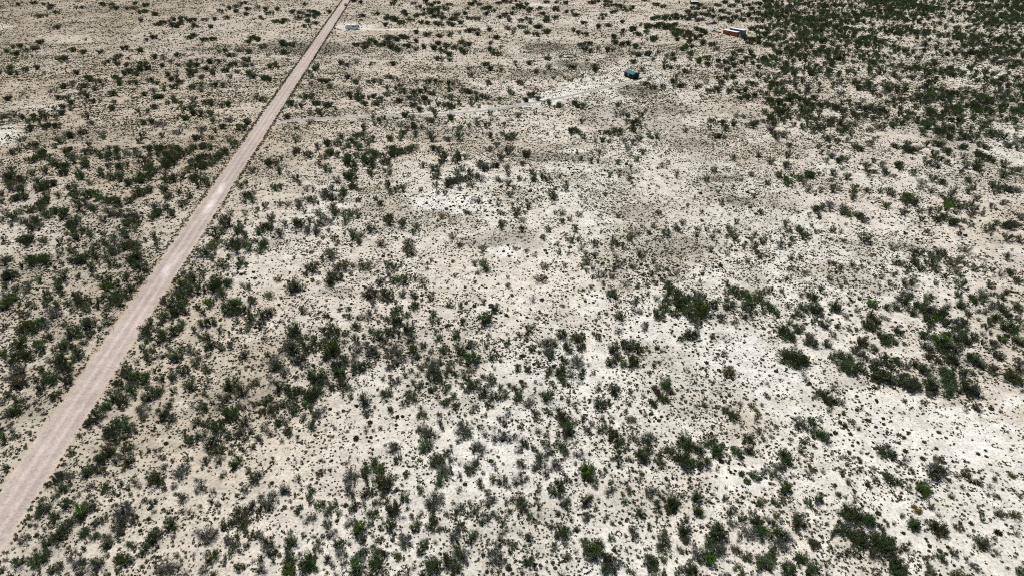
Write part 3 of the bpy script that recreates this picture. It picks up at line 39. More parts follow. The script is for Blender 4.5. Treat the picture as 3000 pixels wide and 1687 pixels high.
T33 = """3 3 6o;53 3 14;50 1 10;56 6 12;60 9 8;58 2 8;37 9 8o;23 6 5;118 18 18;115 17 10;121 14 9;112 19 8;117 23 9;126 23 12;124 21 7;128 22 6;64 20 5;129 8 6g;17 23 14;14 21 9;20 28 14;22 31 8;15 27 8;11 36 14g;8 33 9g;15 35 10;1 37 9g;3 42 8;9 42 12g;12 45 9g;7 40 8;18 56 14;15 58 8;21 57 8;18 49 5y;20 52 8;13 60 6g;45 37 8o;55 38 6g;26 42 6g;73 24 6o;78 24 8o;86 24 6g;92 26 6g;79 31 6;94 19 5g;93 36 7o;106 35 7o;41 41 8g;170 25 9y;174 27 7o;169 40 24;165 38 14;174 41 14;168 46 12;176 37 10;171 34 9;163 42 9;134 30 8o;138 26 10g;122 46 14;119 44 9;125 49 8;131 49 9;134 51 6;127 51 6o;81 49 7;109 46 7;142 54 8o;144 36 7o;156 57 16b;152 55 10b;160 60 10b;157 63 10b;153 52 8;162 57 7b;160 49 8g;183 47 6y;190 42 7o;200 43 11o;197 40 7o;229 46 7b;245 41 8y;247 44 5y;224 53 8g;222 61 6o;209 49 7;196 54 6;185 63 7o;200 36 6o;67 53 5;52 66 12;49 67 7;55 68 6;41 70 11;38 68 6;44 73 6;8 70 10;5 68 6;11 72 5;16 67 9o;72 62 9o;70 60 5o;78 64 6g;89 65 8;88 68 5o;48 78 5;134 64 6;150 77 9y;148 74 6y;153 79 5y;165 73 9o;172 82 7g;136 82 7o;2 88 9;6 90 7;8 82 9o;13 88 8;30 89 18;27 87 10;33 92 10;28 93 9;31 84 8;30 98 8;37 92 6;82 79 18;78 77 10;86 83 16;90 86 16;84 88 14;94 84 12;98 87 14;101 90 16;104 87 12;106 91 9;80 85 12;76 81 9;92 92 8;88 93 7;100 93 8;72 80 7;75 92 14g;71 96 12;78 97 12g;83 98 18g;87 102 16g;80 102 12;92 106 16;96 109 14;90 110 14;99 113 9;86 107 10;68 97 8g;74 100 9;94 102 10;66 101 7;98 105 8;85 112 6;90 119 12;82 118 9;87 122 6o;79 120 7;147 92 16;144 91 9;150 95 10;147 97 8;152 91 7;146 87 7;114 95 9;116 98 6;112 92 6;118 87 5y;121 91 6;128 90 6g;170 96 20;166 95 10;173 93 10;172 101 12;176 98 9;164 92 8;168 91 8;178 101 6;234 82 11o;231 80 7;250 83 11o;246 81 8o;241 82 7o;217 87 8;214 78 5;192 95 10o;189 93 6;10 100 16;14 103 14;6 99 9;18 107 12g;10 108 9g;4 104 9;20 102 8g;8 114 16g;14 114 12g;4 118 9;20 116 9;24 107 8g;12 110 9;47 112 14o;44 110 8;50 111 8;46 116 6;42 108 6;108 102 10;106 106 12;110 110 16;114 106 12;118 105 10;112 114 16;107 113 10;120 112 14;122 117 14;118 117 12;125 108 10;116 112 10;124 123 12;128 120 9;122 107 8;108 121 16g;105 124 9g;112 124 8g;104 119 8;120 124 10;131 115 7g;128 132 20;132 135 18;125 134 12;130 139 14;136 138 12;126 140 9;134 143 9;138 141 8;139 116 9;137 115 6;143 110 6;216 111 18;212 109 12;219 114 10;214 115 8;209 106 7;221 108 7;228 105 7;231 120 8g;229 117 6g;216 82 6;160 125 7o;157 125 5;175 125 10;172 123 6;178 128 8;188 121 11;185 119 6;200 126 6;208 134 12g;205 131 7g;211 137 7g;162 134 7;164 138 12o;161 141 8;168 142 8o;204 143 6o;190 143 16o;186 141 8;195 144 8;220 144 6g;255 139 12;252 137 6;254 142 8;202 102 5o;250 100 9g;180 130 6g;34 126 14;31 128 8;38 125 8;36 129 7;30 123 6;22 139 20;18 136 12;25 135 9;18 142 14;26 141 8;20 131 8;44 139 20;40 140 10;49 138 9;46 135 9;42 144 9;3 130 12;1 124 10;6 126 8;2 136 8;5 122 8;10 120 6g;70 113 5g;66 119 5;97 136 6;60 141 9g;112 140 7g;110 144 8o"""
SURVEY = [(T00,0,0,3.433),(T10,750,0,3.433),(T20,1500,0,3.433),(T01,0,422,3.433),(T11,750,422,3.433),(T21,1500,422,1.941),(T31,2250,422,1.941),
 (T02,0,843,3.433),(T12,750,843,3.433),(T22,1500,843,3.433),(T32,2250,843,3.433),(T03,0,1265,3.433),(T13,750,1265,3.433),(T23,1500,1265,3.433),(T33,2250,1265,3.433)]
# bare white caliche and grey grassy ground: centre x, y, half-width, half-depth, strength (survey pixels)
WHITE = [(1316,594,160,34,1),(1467,734,58,18,1),(1665,803,105,50,.9),(1550,850,160,45,.8),(1480,897,115,35,.9),(1724,885,70,45,1),(1910,943,170,40,.9),(2073,990,175,45,.9),(2166,1048,140,58,1),(2283,1118,150,80,1),(2562,1176,140,45,1),(2713,1234,230,58,1),(2888,1270,170,70,1),(2772,1316,290,45,1),(2330,1211,170,40,.9),(1879,977,90,25,1),(2080,1000,60,30,1),(2215,1115,40,90,1),(1922,1105,80,25,.7),(1864,1190,70,15,.7),(1916,1210,50,25,.8),
 (1640,275,70,16,1),(1580,300,60,12,1),(1760,235,80,14,.9),(1700,250,70,12,1),(1810,225,50,12,.9),(1930,232,40,10,.9),(1806,271,50,14,.9),(1560,345,120,35,.6),(1580,390,130,40,.6),(1570,15,60,6,.7),(1520,150,60,14,.6),(1664,166,16,4,.8),
 (1675,443,40,10,.9),(1611,494,15,10,.9),(1675,499,25,12,.9),(1721,494,50,10,.8),(1768,525,40,15,.9),(1557,556,15,10,.9),(1721,656,30,8,1),(1809,646,50,6,.8),(1629,778,100,50,.9),(1675,819,60,30,.9),(2080,808,60,15,.9),(2150,607,50,8,.8),
 (2554,540,60,10,.8),(2600,628,40,12,.6),(2971,736,40,18,.8),(2270,803,40,20,.8),(2456,741,50,10,.6),(2353,638,60,15,.5),(2774,878,60,20,.8),(2640,933,40,20,.8),(2652,1029,60,25,.8),(2454,919,50,25,.6),(2567,1000,20,12,.8),(2294,1120,130,40,1),(2629,1178,150,35,1),(2454,1222,130,30,.9),(2832,1210,150,30,1),(2964,1178,50,40,1),
 (2512,1282,160,30,1),(2672,1303,90,25,1),(2413,1405,70,25,.9),(2803,1291,60,25,.9),(2920,1323,80,30,.9),(2832,1454,90,30,.7),(2614,1542,60,25,.8),(2745,1600,80,30,.6),(2170,1396,110,50,1),(1937,1381,60,25,.8),(1733,1323,50,25,.5),(2010,1512,60,30,.7),(1704,1440,50,20,.5),(1464,872,60,30,.9),(1434,968,40,25,.6),(1070,954,30,10,.7),(1478,739,40,15,1),(1099,538,50,15,.6),(1434,634,40,20,.8),(780,1400,60,15,.5),(480,1288,30,15,.6),(539,1184,40,15,.6),(714,989,40,15,.6),(714,806,40,20,.6),
 (15,402,50,28,.9),(20,375,30,6,.8),(128,314,80,8,.7),(10,80,25,12,.8),(200,115,110,14,.5),(750,210,80,25,.5),(1040,78,60,14,.8),(1180,88,120,4,.7),(1400,85,140,4,.5),(1930,65,150,5,.6),(2060,85,40,8,.6)]
GREY = [(900,140,130,22,.8),(1590,140,55,18,.8),(1655,187,45,12,.8),(1720,200,40,10,.7),(1620,210,60,10,.6),(1550,215,60,12,.5),(10,12,30,14,.9),(330,25,90,8,.6),(250,75,120,10,.4),(920,255,60,10,.6),(1000,210,70,10,.5),(1143,358,40,8,.6),(1864,268,55,16,.8),(1835,504,45,10,.8),(2113,525,50,9,.8),(2165,592,45,14,.8),(1629,461,90,12,.7),(1520,690,45,20,.6),(1964,726,90,28,.5),(1860,618,70,22,.4),(1376,705,30,14,.6),(1449,708,35,14,.7),(1085,611,40,18,.4),(1289,623,30,8,.4),(983,855,50,12,.5),(2112,986,30,14,.5),(2662,726,60,12,.5)]
PALE = ["223444555566","333456776667","434668877776","545777888886","545677888885","555777788998","555777888888"]
# ---------------------------------------------------------------- helpers
rng = np.random.default_rng(7); random.seed(7)
CP, SP = math.cos(PITCH), math.sin(PITCH)
def ground(px, py, z=0.0):
    """survey pixel -> point on the level z"""
    u = (np.asarray(px, float) - W_PX / 2) / F_PX; v = -(np.asarray(py, float) - H_PX / 2) / F_PX
    dx, dy, dz = u, CP + v * SP, -SP + v * CP
    t = (z - CAM_H) / dz
    return dx * t, dy * t
def depth_at(x, y, z=0.0): return y * CP - (z - CAM_H) * SP
def pixel(x, y, z=0.0):
    x = np.asarray(x, float); y = np.asarray(y, float)
    d = np.maximum(y * CP - (z - CAM_H) * SP, 1.0)
    v = (y * SP + (z - CAM_H) * CP) / d
    return W_PX / 2 + F_PX * x / d, H_PX / 2 - F_PX * v
def G(px, py):
    x, y = ground(px, py); return float(x), float(y)
def hash2(ix, iy, seed):
    h = (ix.astype(np.int64) * 374761393 + iy.astype(np.int64) * 668265263 + seed * 974711) & 0x7fffffff
    h = ((h ^ (h >> 13)) * 1274126177) & 0x7fffffff
    return ((h ^ (h >> 16)) & 0xffff) / 65535.0
def vnoise(x, y, s, seed):
    x = np.asarray(x, float) / s; y = np.asarray(y, float) / s
    ix = np.floor(x); iy = np.floor(y); fx = x - ix; fy = y - iy
    fx = fx * fx * (3 - 2 * fx); fy = fy * fy * (3 - 2 * fy)
    a = hash2(ix, iy, seed); b = hash2(ix + 1, iy, seed); c = hash2(ix, iy + 1, seed); d = hash2(ix + 1, iy + 1, seed)
    return a + (b - a) * fx + (c - a) * fy + (a - b - c + d) * fx * fy
def fbm(x, y, s, seed, o=4):
    t = 0; a = 0.5; n = 0
    for k in range(o):
        t = t + a * vnoise(x, y, s / 2 ** k, seed + k * 17); n += a; a *= 0.55
    return t / n
def sstep(a, b, x):
    t = np.clip((x - a) / (b - a), 0, 1); return t * t * (3 - 2 * t)
def patches(x, y, lst, wob, seed):
    px, py = pixel(x, y)
    n1 = (fbm(x, y, 14, seed) - 0.5) * 2; n2 = (fbm(x, y, 4, seed + 5) - 0.5) * 2
    m = np.zeros_like(px)
    for cx, cy, rx, ry, s in lst:
        sel = (np.abs(px - cx) < rx * 2) & (np.abs(py - cy) < ry * 2)
        if not sel.any(): continue
        d = np.sqrt(((px[sel] - cx) / rx) ** 2 + ((py[sel] - cy) / ry) ** 2) + (n1[sel] * 0.55 + n2[sel] * 0.35) * wob
        m[sel] = np.maximum(m[sel], sstep(1.3, 0.7, d) * s)
    return m
PG = np.array([[int(c) for c in r] for r in PALE], float)
def pale(x, y):
    px, py = pixel(x, y)
    gx = np.clip(px / 250.0 - 0.5, 0, 10.999); gy = np.clip(py / 241.0 - 0.5, 0, 5.999)
    ix = gx.astype(int); iy = gy.astype(int); fx = gx - ix; fy = gy - iy
    return (PG[iy, ix] * (1 - fx) * (1 - fy) + PG[iy, ix + 1] * fx * (1 - fy) + PG[iy + 1, ix] * (1 - fx) * fy + PG[iy + 1, ix + 1] * fx * fy) / 10.0
RX0, RY0 = G(1016, 0); RX1, RY1 = G(115, 1352)                 # two points on the road's centre line
RL = math.hypot(RX1 - RX0, RY1 - RY0); RU = ((RX0 - RX1) / RL, (RY0 - RY1) / RL); RN = (RU[1], -RU[0])   # along (away), right
def road_off(x, y): return (x - RX1) * RN[0] + (y - RY1) * RN[1]
DRIVE = [G(*p) for p in [(800,363),(846,354.5),(913,351),(998,347),(1085,343),(1187,339),(1289,335.5),(1405,327),(1500,314),(1573,300.5),(1631,290),(1689,277.5),(1748,264.5),(1791,254),(1835,246),(1879,242)]]
TRACKS = [[G(*p) for p in [(990,92),(1060,89),(1150,87),(1300,86.5),(1480,84),(1640,74)]],
          [G(*p) for p in [(1050,180),(1180,180),(1330,178),(1500,176),(1620,177)]],
          [G(*p) for p in [(1500,8),(1560,14),(1640,17)]],
          [G(*p) for p in [(1700,62),(1800,61),(1900,65),(2000,70),(2070,82)]]]
def seg_dist(x, y, pts):
    best = np.full(np.shape(x), 1e9)
    for (ax, ay), (bx, by) in zip(pts[:-1], pts[1:]):
        lx, ly = bx - ax, by - ay; t = np.clip(((x - ax) * lx + (y - ay) * ly) / (lx * lx + ly * ly), 0, 1)
        best = np.minimum(best, np.hypot(x - ax - t * lx, y - ay - t * ly))
    return best
CIRC = G(1664, 166)
BASE = [(0.262, 0.215, 0.153), (0.468, 0.421, 0.345), (0.652, 0.635, 0.585)]
def soil(x, y):
    """soil colour and cover at points of the ground (world metres)"""
    x = np.asarray(x, float); y = np.asarray(y, float)
    wh = patches(x, y, WHITE, 0.8, 11); gr = patches(x, y, GREY, 0.9, 51)
    p = pale(x, y) * 0.9 + (fbm(x, y, 60, 3) - 0.5) * 0.38 + (fbm(x, y, 13, 9) - 0.5) * 0.34 + 0.02
    extra = sstep(0.60, 0.72, fbm(x, y, 26, 71)) * 0.55 * (pale(x, y) > 0.35)
    p = np.clip(np.maximum(p, np.maximum(wh * (0.80 + 0.35 * fbm(x, y, 7, 19)), extra) * 0.93), 0.03, 1.0)
    for k, tr in enumerate(TRACKS):
        d = seg_dist(x, y, tr); p = np.clip(p + (0.24 if k != 1 else -0.2) * sstep(3.0, 0.8, d) * fbm(x, y, 20, 90 + k), 0, 1)
    c = np.empty(x.shape + (4,)); c[..., 3] = 1
    a, b, e = (np.array(v) for v in BASE)
    t = p[..., None]
    c[..., :3] = np.where(t < 0.5, a + (b - a) * t * 2, b + (e - b) * (t - 0.5) * 2)
    pk = (fbm(x, y, 35, 33) - 0.45)[..., None]                       # pinker and greyer areas of soil
    c[..., :3] *= 1 + pk * np.array([0.06, 0.0, -0.08])
    lit = (sstep(0.50, 0.70, fbm(x, y, 16, 310)) * 0.42 * (1 - 0.8 * wh))[..., None]          # plant litter where the grass is thick
    c[..., :3] = c[..., :3] * (1 - lit) + np.array([0.285, 0.25, 0.18]) * lit
    g = np.maximum(gr, sstep(0.66, 0.78, fbm(x, y, 32, 131)) * 0.45 * (wh < 0.2))[..., None]
    c[..., :3] = c[..., :3] * (1 - g * 0.85) + np.array([0.175, 0.162, 0.125]) * g * 0.85
    return c, wh, gr
M = {}
def lk(nt, a, b): nt.links.new(a, b)
def pbsdf(name, col, rough=0.9, metal=0.0, var=0.12, scale=3.0, spec=0.3):
    m = bpy.data.materials.new(name); m.use_nodes = True; nt = m.node_tree; b = nt.nodes["Principled BSDF"]
    b.inputs["Roughness"].default_value = rough; b.inputs["Metallic"].default_value = metal; b.inputs["Specular IOR Level"].default_value = spec
    tc = nt.nodes.new("ShaderNodeTexCoord"); n = nt.nodes.new("ShaderNodeTexNoise"); n.inputs["Scale"].default_value = scale; n.inputs["Detail"].default_value = 5
    lk(nt, tc.outputs["Object"], n.inputs["Vector"])
    r = nt.nodes.new("ShaderNodeValToRGB"); e = r.color_ramp.elements
    e[0].position = 0.3; e[1].position = 0.7
    e[0].color = (*[c * (1 - var) for c in col], 1); e[1].color = (*[min(1, c * (1 + var)) for c in col], 1)
    lk(nt, n.outputs["Fac"], r.inputs[0]); lk(nt, r.outputs[0], b.inputs["Base Color"])
    M[name] = m; return m
def soil_material(name, fine, bump):
    m = bpy.data.materials.new(name); m.use_nodes = True; nt = m.node_tree; b = nt.nodes["Principled BSDF"]
    b.inputs["Roughness"].default_value = 0.95; b.inputs["Specular IOR Level"].default_value = 0.12
    at = nt.nodes.new("ShaderNodeAttribute"); at.attribute_name = "soil"
    geo = nt.nodes.new("ShaderNodeNewGeometry")
    def noise(scale, det, rough=0.6):
        n = nt.nodes.new("ShaderNodeTexNoise"); n.inputs["Scale"].default_value = scale; n.inputs["Detail"].default_value = det; n.inputs["Roughness"].default_value = rough
        lk(nt, geo.outputs["Position"], n.inputs["Vector"]); return n
    def mult(a, fac_node, lo, hi, p0, p1):
        mr = nt.nodes.new("ShaderNodeMapRange"); mr.inputs[1].default_value = p0; mr.inputs[2].default_value = p1; mr.inputs[3].default_value = lo; mr.inputs[4].default_value = hi
        lk(nt, fac_node.outputs["Fac"], mr.inputs[0])
        v = nt.nodes.new("ShaderNodeVectorMath"); v.operation = 'SCALE'; lk(nt, a, v.inputs[0]); lk(nt, mr.outputs[0], v.inputs["Scale"]); return v.outputs[0]
    c = mult(at.outputs["Color"], noise(0.35, 6), 1 - 0.22 * fine, 1 + 0.16 * fine, 0.33, 0.67)
    c = mult(c, noise(2.2, 5, 0.7), 1 - 0.40 * fine, 1 + 0.12 * fine, 0.34, 0.54)          # litter, crusts, pebbles
    c = mult(c, noise(11, 3, 0.6), 1 - 0.14 * fine, 1 + 0.10 * fine, 0.3, 0.7)
    lk(nt, c, b.inputs["Base Color"])
    bp = nt.nodes.new("ShaderNodeBump"); bp.inputs["Strength"].default_value = bump; bp.inputs["Distance"].default_value = 0.25
    lk(nt, noise(1.3, 8, 0.65).outputs["Fac"], bp.inputs["Height"]); lk(nt, bp.outputs[0], b.inputs["Normal"])
    M[name] = m; return m
def leaf_material(name, dark, light, trans=0.25):
    m = bpy.data.materials.new(name); m.use_nodes = True; nt = m.node_tree
    for n in list(nt.nodes): nt.nodes.remove(n)
    out = nt.nodes.new("ShaderNodeOutputMaterial"); mix = nt.nodes.new("ShaderNodeMixShader"); d = nt.nodes.new("ShaderNodeBsdfDiffuse"); t = nt.nodes.new("ShaderNodeBsdfTranslucent")
    at = nt.nodes.new("ShaderNodeAttribute"); at.attribute_name = "tone"
    oi = nt.nodes.new("ShaderNodeObjectInfo")
    cm = nt.nodes.new("ShaderNodeMix"); cm.data_type = 'RGBA'; cm.inputs[6].default_value = (*dark, 1); cm.inputs[7].default_value = (*light, 1)
    lk(nt, at.outputs["Fac"], cm.inputs[0])
    hs = nt.nodes.new("ShaderNodeHueSaturation")
    def mr(lo, hi, src):
        n = nt.nodes.new("ShaderNodeMapRange"); n.inputs[3].default_value = lo; n.inputs[4].default_value = hi; lk(nt, src, n.inputs[0]); return n.outputs[0]
    w1 = nt.nodes.new("ShaderNodeMath"); w1.operation = 'MULTIPLY'; w1.inputs[1].default_value = 7.13; lk(nt, oi.outputs["Random"], w1.inputs[0])
    w2 = nt.nodes.new("ShaderNodeMath"); w2.operation = 'FRACT'; lk(nt, w1.outputs[0], w2.inputs[0])
    lk(nt, mr(0.465, 0.535, oi.outputs["Random"]), hs.inputs["Hue"]); lk(nt, mr(0.65, 1.15, w2.outputs[0]), hs.inputs["Saturation"]); lk(nt, mr(0.6, 1.5, oi.outputs["Random"]), hs.inputs["Value"])
    lk(nt, cm.outputs[2], hs.inputs["Color"])
    lk(nt, hs.outputs[0], d.inputs[0]); lk(nt, hs.outputs[0], t.inputs[0]); mix.inputs[0].default_value = trans
    lk(nt, d.outputs[0], mix.inputs[1]); lk(nt, t.outputs[0], mix.inputs[2]); lk(nt, mix.outputs[0], out.inputs[0])
    M[name] = m; return m
soil_material("desert_soil", 1.0, 0.07); soil_material("road_dirt", 0.6, 0.10)
leaf_material("leaf_green", (0.016, 0.036, 0.009), (0.125, 0.175, 0.06), 0.25)
leaf_material("leaf_bright", (0.045, 0.085, 0.014), (0.15, 0.21, 0.05))
leaf_material("leaf_grey", (0.038, 0.048, 0.04), (0.21, 0.23, 0.19))
leaf_material("leaf_olive", (0.06, 0.062, 0.022), (0.23, 0.22, 0.10), 0.28)
leaf_material("leaf_gold", (0.14, 0.10, 0.015), (0.42, 0.28, 0.035))
leaf_material("leaf_tuft", (0.062, 0.064, 0.032), (0.22, 0.215, 0.115), 0.28)
pbsdf("twig", (0.13, 0.11, 0.095), 0.9, var=0.3, scale=8)
CL = sc.collection
def tag(o, label, cat, group=None, kind=None):
    if label: o["label"] = label
    if cat: o["category"] = cat
    if group: o["group"] = group
    if kind: o["kind"] = kind
    return o
def mesh_obj(name, verts, faces, mats, parent=None, midx=None, link=True, smooth=False):
    me = bpy.data.meshes.new(name); me.from_pydata([tuple(v) for v in verts], [], [tuple(f) for f in faces]); 
    for m in mats: me.materials.append(M[m])
    if midx is not None: me.polygons.foreach_set("material_index", np.asarray(midx, np.int32))
    if smooth: me.polygons.foreach_set("use_smooth", np.ones(len(faces), bool))
    me.update(); o = bpy.data.objects.new(name, me)
    if link: CL.objects.link(o)
    if parent: o.parent = parent
    return o
def set_color(me, name, cols):
    a = me.attributes.new(name, 'FLOAT_COLOR', 'POINT'); a.data.foreach_set("color", np.asarray(cols, np.float32).ravel())
def grid_mesh(name, P, mat, cols):
    """P: (n, m, 3) lattice"""
    n, m_, _ = P.shape; idx = np.arange(n * m_).reshape(n, m_)
    f = np.stack([idx[:-1, :-1], idx[:-1, 1:], idx[1:, 1:], idx[1:, :-1]], -1).reshape(-1, 4)
    me = bpy.data.meshes.new(name); me.vertices.add(n * m_); me.vertices.foreach_set("co", P.reshape(-1))
    me.loops.add(f.size); me.loops.foreach_set("vertex_index", f.ravel().astype(np.int32))
    me.polygons.add(len(f)); me.polygons.foreach_set("loop_start", np.arange(0, f.size, 4, dtype=np.int32)); me.polygons.foreach_set("loop_total", np.full(len(f), 4, np.int32))
    me.update(calc_edges=True); me.validate(); me.materials.append(M[mat]); set_color(me, "soil", cols.reshape(-1, 4))
    me.polygons.foreach_set("use_smooth", np.ones(len(f), bool))
    o = bpy.data.objects.new(name, me); CL.objects.link(o); o["kind"] = "structure"; return o
# ---------------------------------------------------------------- ground
def axis(lo, hi, step, far):
    a = list(np.arange(lo, hi + step * 0.5, step)); s = step
    while a[-1] < far: s *= 1.35; a.append(a[-1] + s)
    s = step
    while a[0] > -far: s *= 1.35; a.insert(0, a[0] - s)
    return np.array(a)
gx = axis(-330, 330, 1.6, 12000)
gy = np.concatenate([[-12000, -4000, -1500, -600, -250, -100, -20, 20], np.arange(40, 220, 0.9), np.arange(220, 400, 1.4), np.arange(400, 760, 2.4), [790, 850, 950, 1150, 1600, 2600, 5000, 12000]])
X, Y = np.meshgrid(gx, gy)
cols, _, _ = soil(X, Y)
Zg = (fbm(X, Y, 22, 201) - 0.5) * 0.16                                   # low swells, under a hand's height
Zg *= sstep(4.0, 8.0, np.abs(road_off(X, Y))) * sstep(3.0, 6.0, seg_dist(X, Y, DRIVE))
grid_mesh("ground", np.stack([X, Y, Zg], -1), "desert_soil", cols)
# ---------------------------------------------------------------- dirt road, straight, with low graded berms
s_al = np.concatenate([np.arange(-140, 560, 0.9), np.arange(560, 1100, 4)])
offs = np.array([-6.2, -5.2, -4.4, -3.9, -3.4, -3.0, -2.7, -2.4, -2.0, -1.6, -1.3, -1.0, -0.7, -0.4, 0, 0.4, 0.7, 1.0, 1.3, 1.6, 2.0, 2.4, 2.7, 3.0, 3.4, 3.9, 4.4, 5.2, 6.2])
zs = np.interp(np.abs(offs), [0, 1.0, 2.4, 2.9, 3.4, 4.0, 4.6, 6.2], [0.10, 0.085, 0.045, 0.06, 0.20, 0.16, 0.05, -0.04])
S, O = np.meshgrid(s_al, offs, indexing='ij')
wig = (fbm(S, S * 0 + 3, 9, 77) - 0.5) * 0.9 + (fbm(S, S * 0 + 3, 2.6, 78) - 0.5) * 0.5
wig2 = (fbm(S, S * 0 + 40, 9, 79) - 0.5) * 0.9 + (fbm(S, S * 0 + 40, 2.6, 80) - 0.5) * 0.5
Xr = RX1 + RU[0] * S + RN[0] * O; Yr = RY1 + RU[1] * S + RN[1] * O
near = sstep(60, -40, S)                                                    # the graded margin widens towards the camera
Zr = zs[None, :] * (1 + (fbm(S, O, 5, 81) - 0.5) * 0.5) * np.where(np.abs(O) > 2.6, 1 - 0.55 * near, 1)
cs, _, _ = soil(Xr, Yr)
edge = np.where(O < 0, -O + wig, O + wig2)
inner = sstep(2.90, 2.30, edge); sh = sstep(4.6, 3.6, edge) * (0.35 + 0.5 * near)
rc = np.array([0.385, 0.322, 0.288]) * (1 + (fbm(S, O * 6, 40, 84)[..., None] - 0.5) * 0.34 + (fbm(S, O * 3, 5, 94)[..., None] - 0.5) * 0.16)
track = np.exp(-((np.abs(O - 0.15) - 0.95) / 0.33) ** 2); crown = np.exp(-(O / 0.35) ** 2)
rc = rc * (1 + 0.20 * track[..., None] * (0.6 + 0.8 * fbm(S, O, 25, 85)[..., None]) - 0.07 * crown[..., None] - 0.20 * np.exp(-((O - 1.75 - wig2 * 0.25) / 0.16) ** 2)[..., None] * (fbm(S, O * 0, 18, 87) > 0.42)[..., None] - 0.08 * np.exp(-((O + 1.6) / 0.2) ** 2)[..., None])
pw = np.zeros_like(S)
for (px, py, rl) in ((626, 602, 7), (543, 736, 8), (500, 790, 5), (655, 555, 5)):                   # pale worn spots of the roadbed
    qx, qy = G(px, py); sq = (qx - RX1) * RU[0] + (qy - RY1) * RU[1]
    pw = np.maximum(pw, np.exp(-((S - sq) / rl) ** 2 - ((O - 0.1) / 0.9) ** 2) * sstep(0.3, 0.6, fbm(S, O * 4, 6, 86)))
rc = rc + (np.array([0.70, 0.655, 0.60]) - rc) * pw[..., None] * 0.8
berm = np.exp(-((np.abs(O) - 3.5) / 0.45) ** 2)[..., None] * (1 - 0.8 * near[..., None])
cs[..., :3] = cs[..., :3] * (1 - sh[..., None]) + np.array([0.50, 0.425, 0.35]) * sh[..., None]
cs[..., :3] = cs[..., :3] * (1 - berm * 0.7) + np.array([0.30, 0.215, 0.155]) * berm * 0.7
cs[..., :3] = cs[..., :3] * (1 - inner[..., None]) + rc * inner[..., None]
grid_mesh("dirt_road", np.stack([Xr, Yr, Zr], -1), "road_dirt", cs)
# ---------------------------------------------------------------- gravel driveway up to the shed
pts = [Vector((*p, 0)) for p in DRIVE]; dense = []
for i in range(len(pts) - 1):
    a, b = pts[max(i - 1, 0)], pts[i]; c, d = pts[i + 1], pts[min(i + 2, len(pts) - 1)]
    n = max(3, int((c - b).length / 1.5))
    for k in range(n):
        t = k / n; dense.append(0.5 * ((2 * b) + (c - a) * t + (2 * a - 5 * b + 4 * c - d) * t * t + (3 * b - a - 3 * c + d) * t ** 3))
dense.append(pts[-1])
D = np.array([tuple(p) for p in dense]); T = np.gradient(D, axis=0); T /= np.linalg.norm(T[:, :2], axis=1)[:, None]
dn = np.stack([T[:, 1], -T[:, 0]], -1); dof = np.array([-3.2, -2.4, -1.8, -1.4, -1.0, -0.5, 0, 0.5, 1.0, 1.4, 1.8, 2.4, 3.2])
Xd = D[:, 0:1] + dn[:, 0:1] * dof; Yd = D[:, 1:2] + dn[:, 1:2] * dof
Zd = np.interp(np.abs(dof), [0, 1.2, 1.9, 2.5, 3.2], [0.07, 0.05, 0.12, 0.06, -0.05])[None, :] + 0 * Xd
cd_, _, _ = soil(Xd, Yd); sl = np.arange(len(D))[:, None] * 1.5
ed = np.abs(dof)[None, :] + (fbm(sl + 0 * dof, 0 * Xd + dof, 7, 92) - 0.5) * 1.0
gi = sstep(1.75, 1.2, ed)[..., None] * (0.75 + 0.25 * fbm(sl + 0 * dof, 0 * Xd, 30, 93))[..., None]; gw = sstep(3.3, 2.3, ed)[..., None] * 0.35
cd_[..., :3] = cd_[..., :3] * (1 - gw) + np.array([0.70, 0.67, 0.62]) * gw
cd_[..., :3] = cd_[..., :3] * (1 - gi) + np.array([0.27, 0.265, 0.24]) * gi
grid_mesh("gravel_driveway", np.stack([Xd, Yd, Zd], -1), "road_dirt", cd_)
# ---------------------------------------------------------------- plants: one mesh per variant, made of stems and leaf blades
def rot_to(d, roll):
    d = d / (np.linalg.norm(d) + 1e-9); a = np.cross(d, [0, 0, 1.0]); n = np.linalg.norm(a)
    a = np.array([1.0, 0, 0]) if n < 1e-3 else a / n
    b = np.cross(d, a); return d, a * math.cos(roll) + b * math.sin(roll)
def blade(V, F, Tn, p, d, ln, wd, tone):
    d, s = rot_to(d, random.random() * 6.283); i = len(V)
    V += [p - s * wd * 0.35, p + s * wd * 0.35, p + d * ln * 0.6 + s * wd * 0.5, p + d * ln, p + d * ln * 0.6 - s * wd * 0.5]
    F.append((i, i + 1, i + 2, i + 3, i + 4)); Tn += [tone] * 5
def stick(V, F, p, q, r0, r1):
    d, s = rot_to(q - p, 0); t = np.cross(d, s); i = len(V)
    for c, r in ((p, r0), (q, r1)):
        for k in range(3):
            a = k * 2.0944; V.append(c + (s * math.cos(a) + t * math.sin(a)) * r)
    for k in range(3): F.append((i + k, i + (k + 1) % 3, i + 3 + (k + 1) % 3, i + 3 + k))
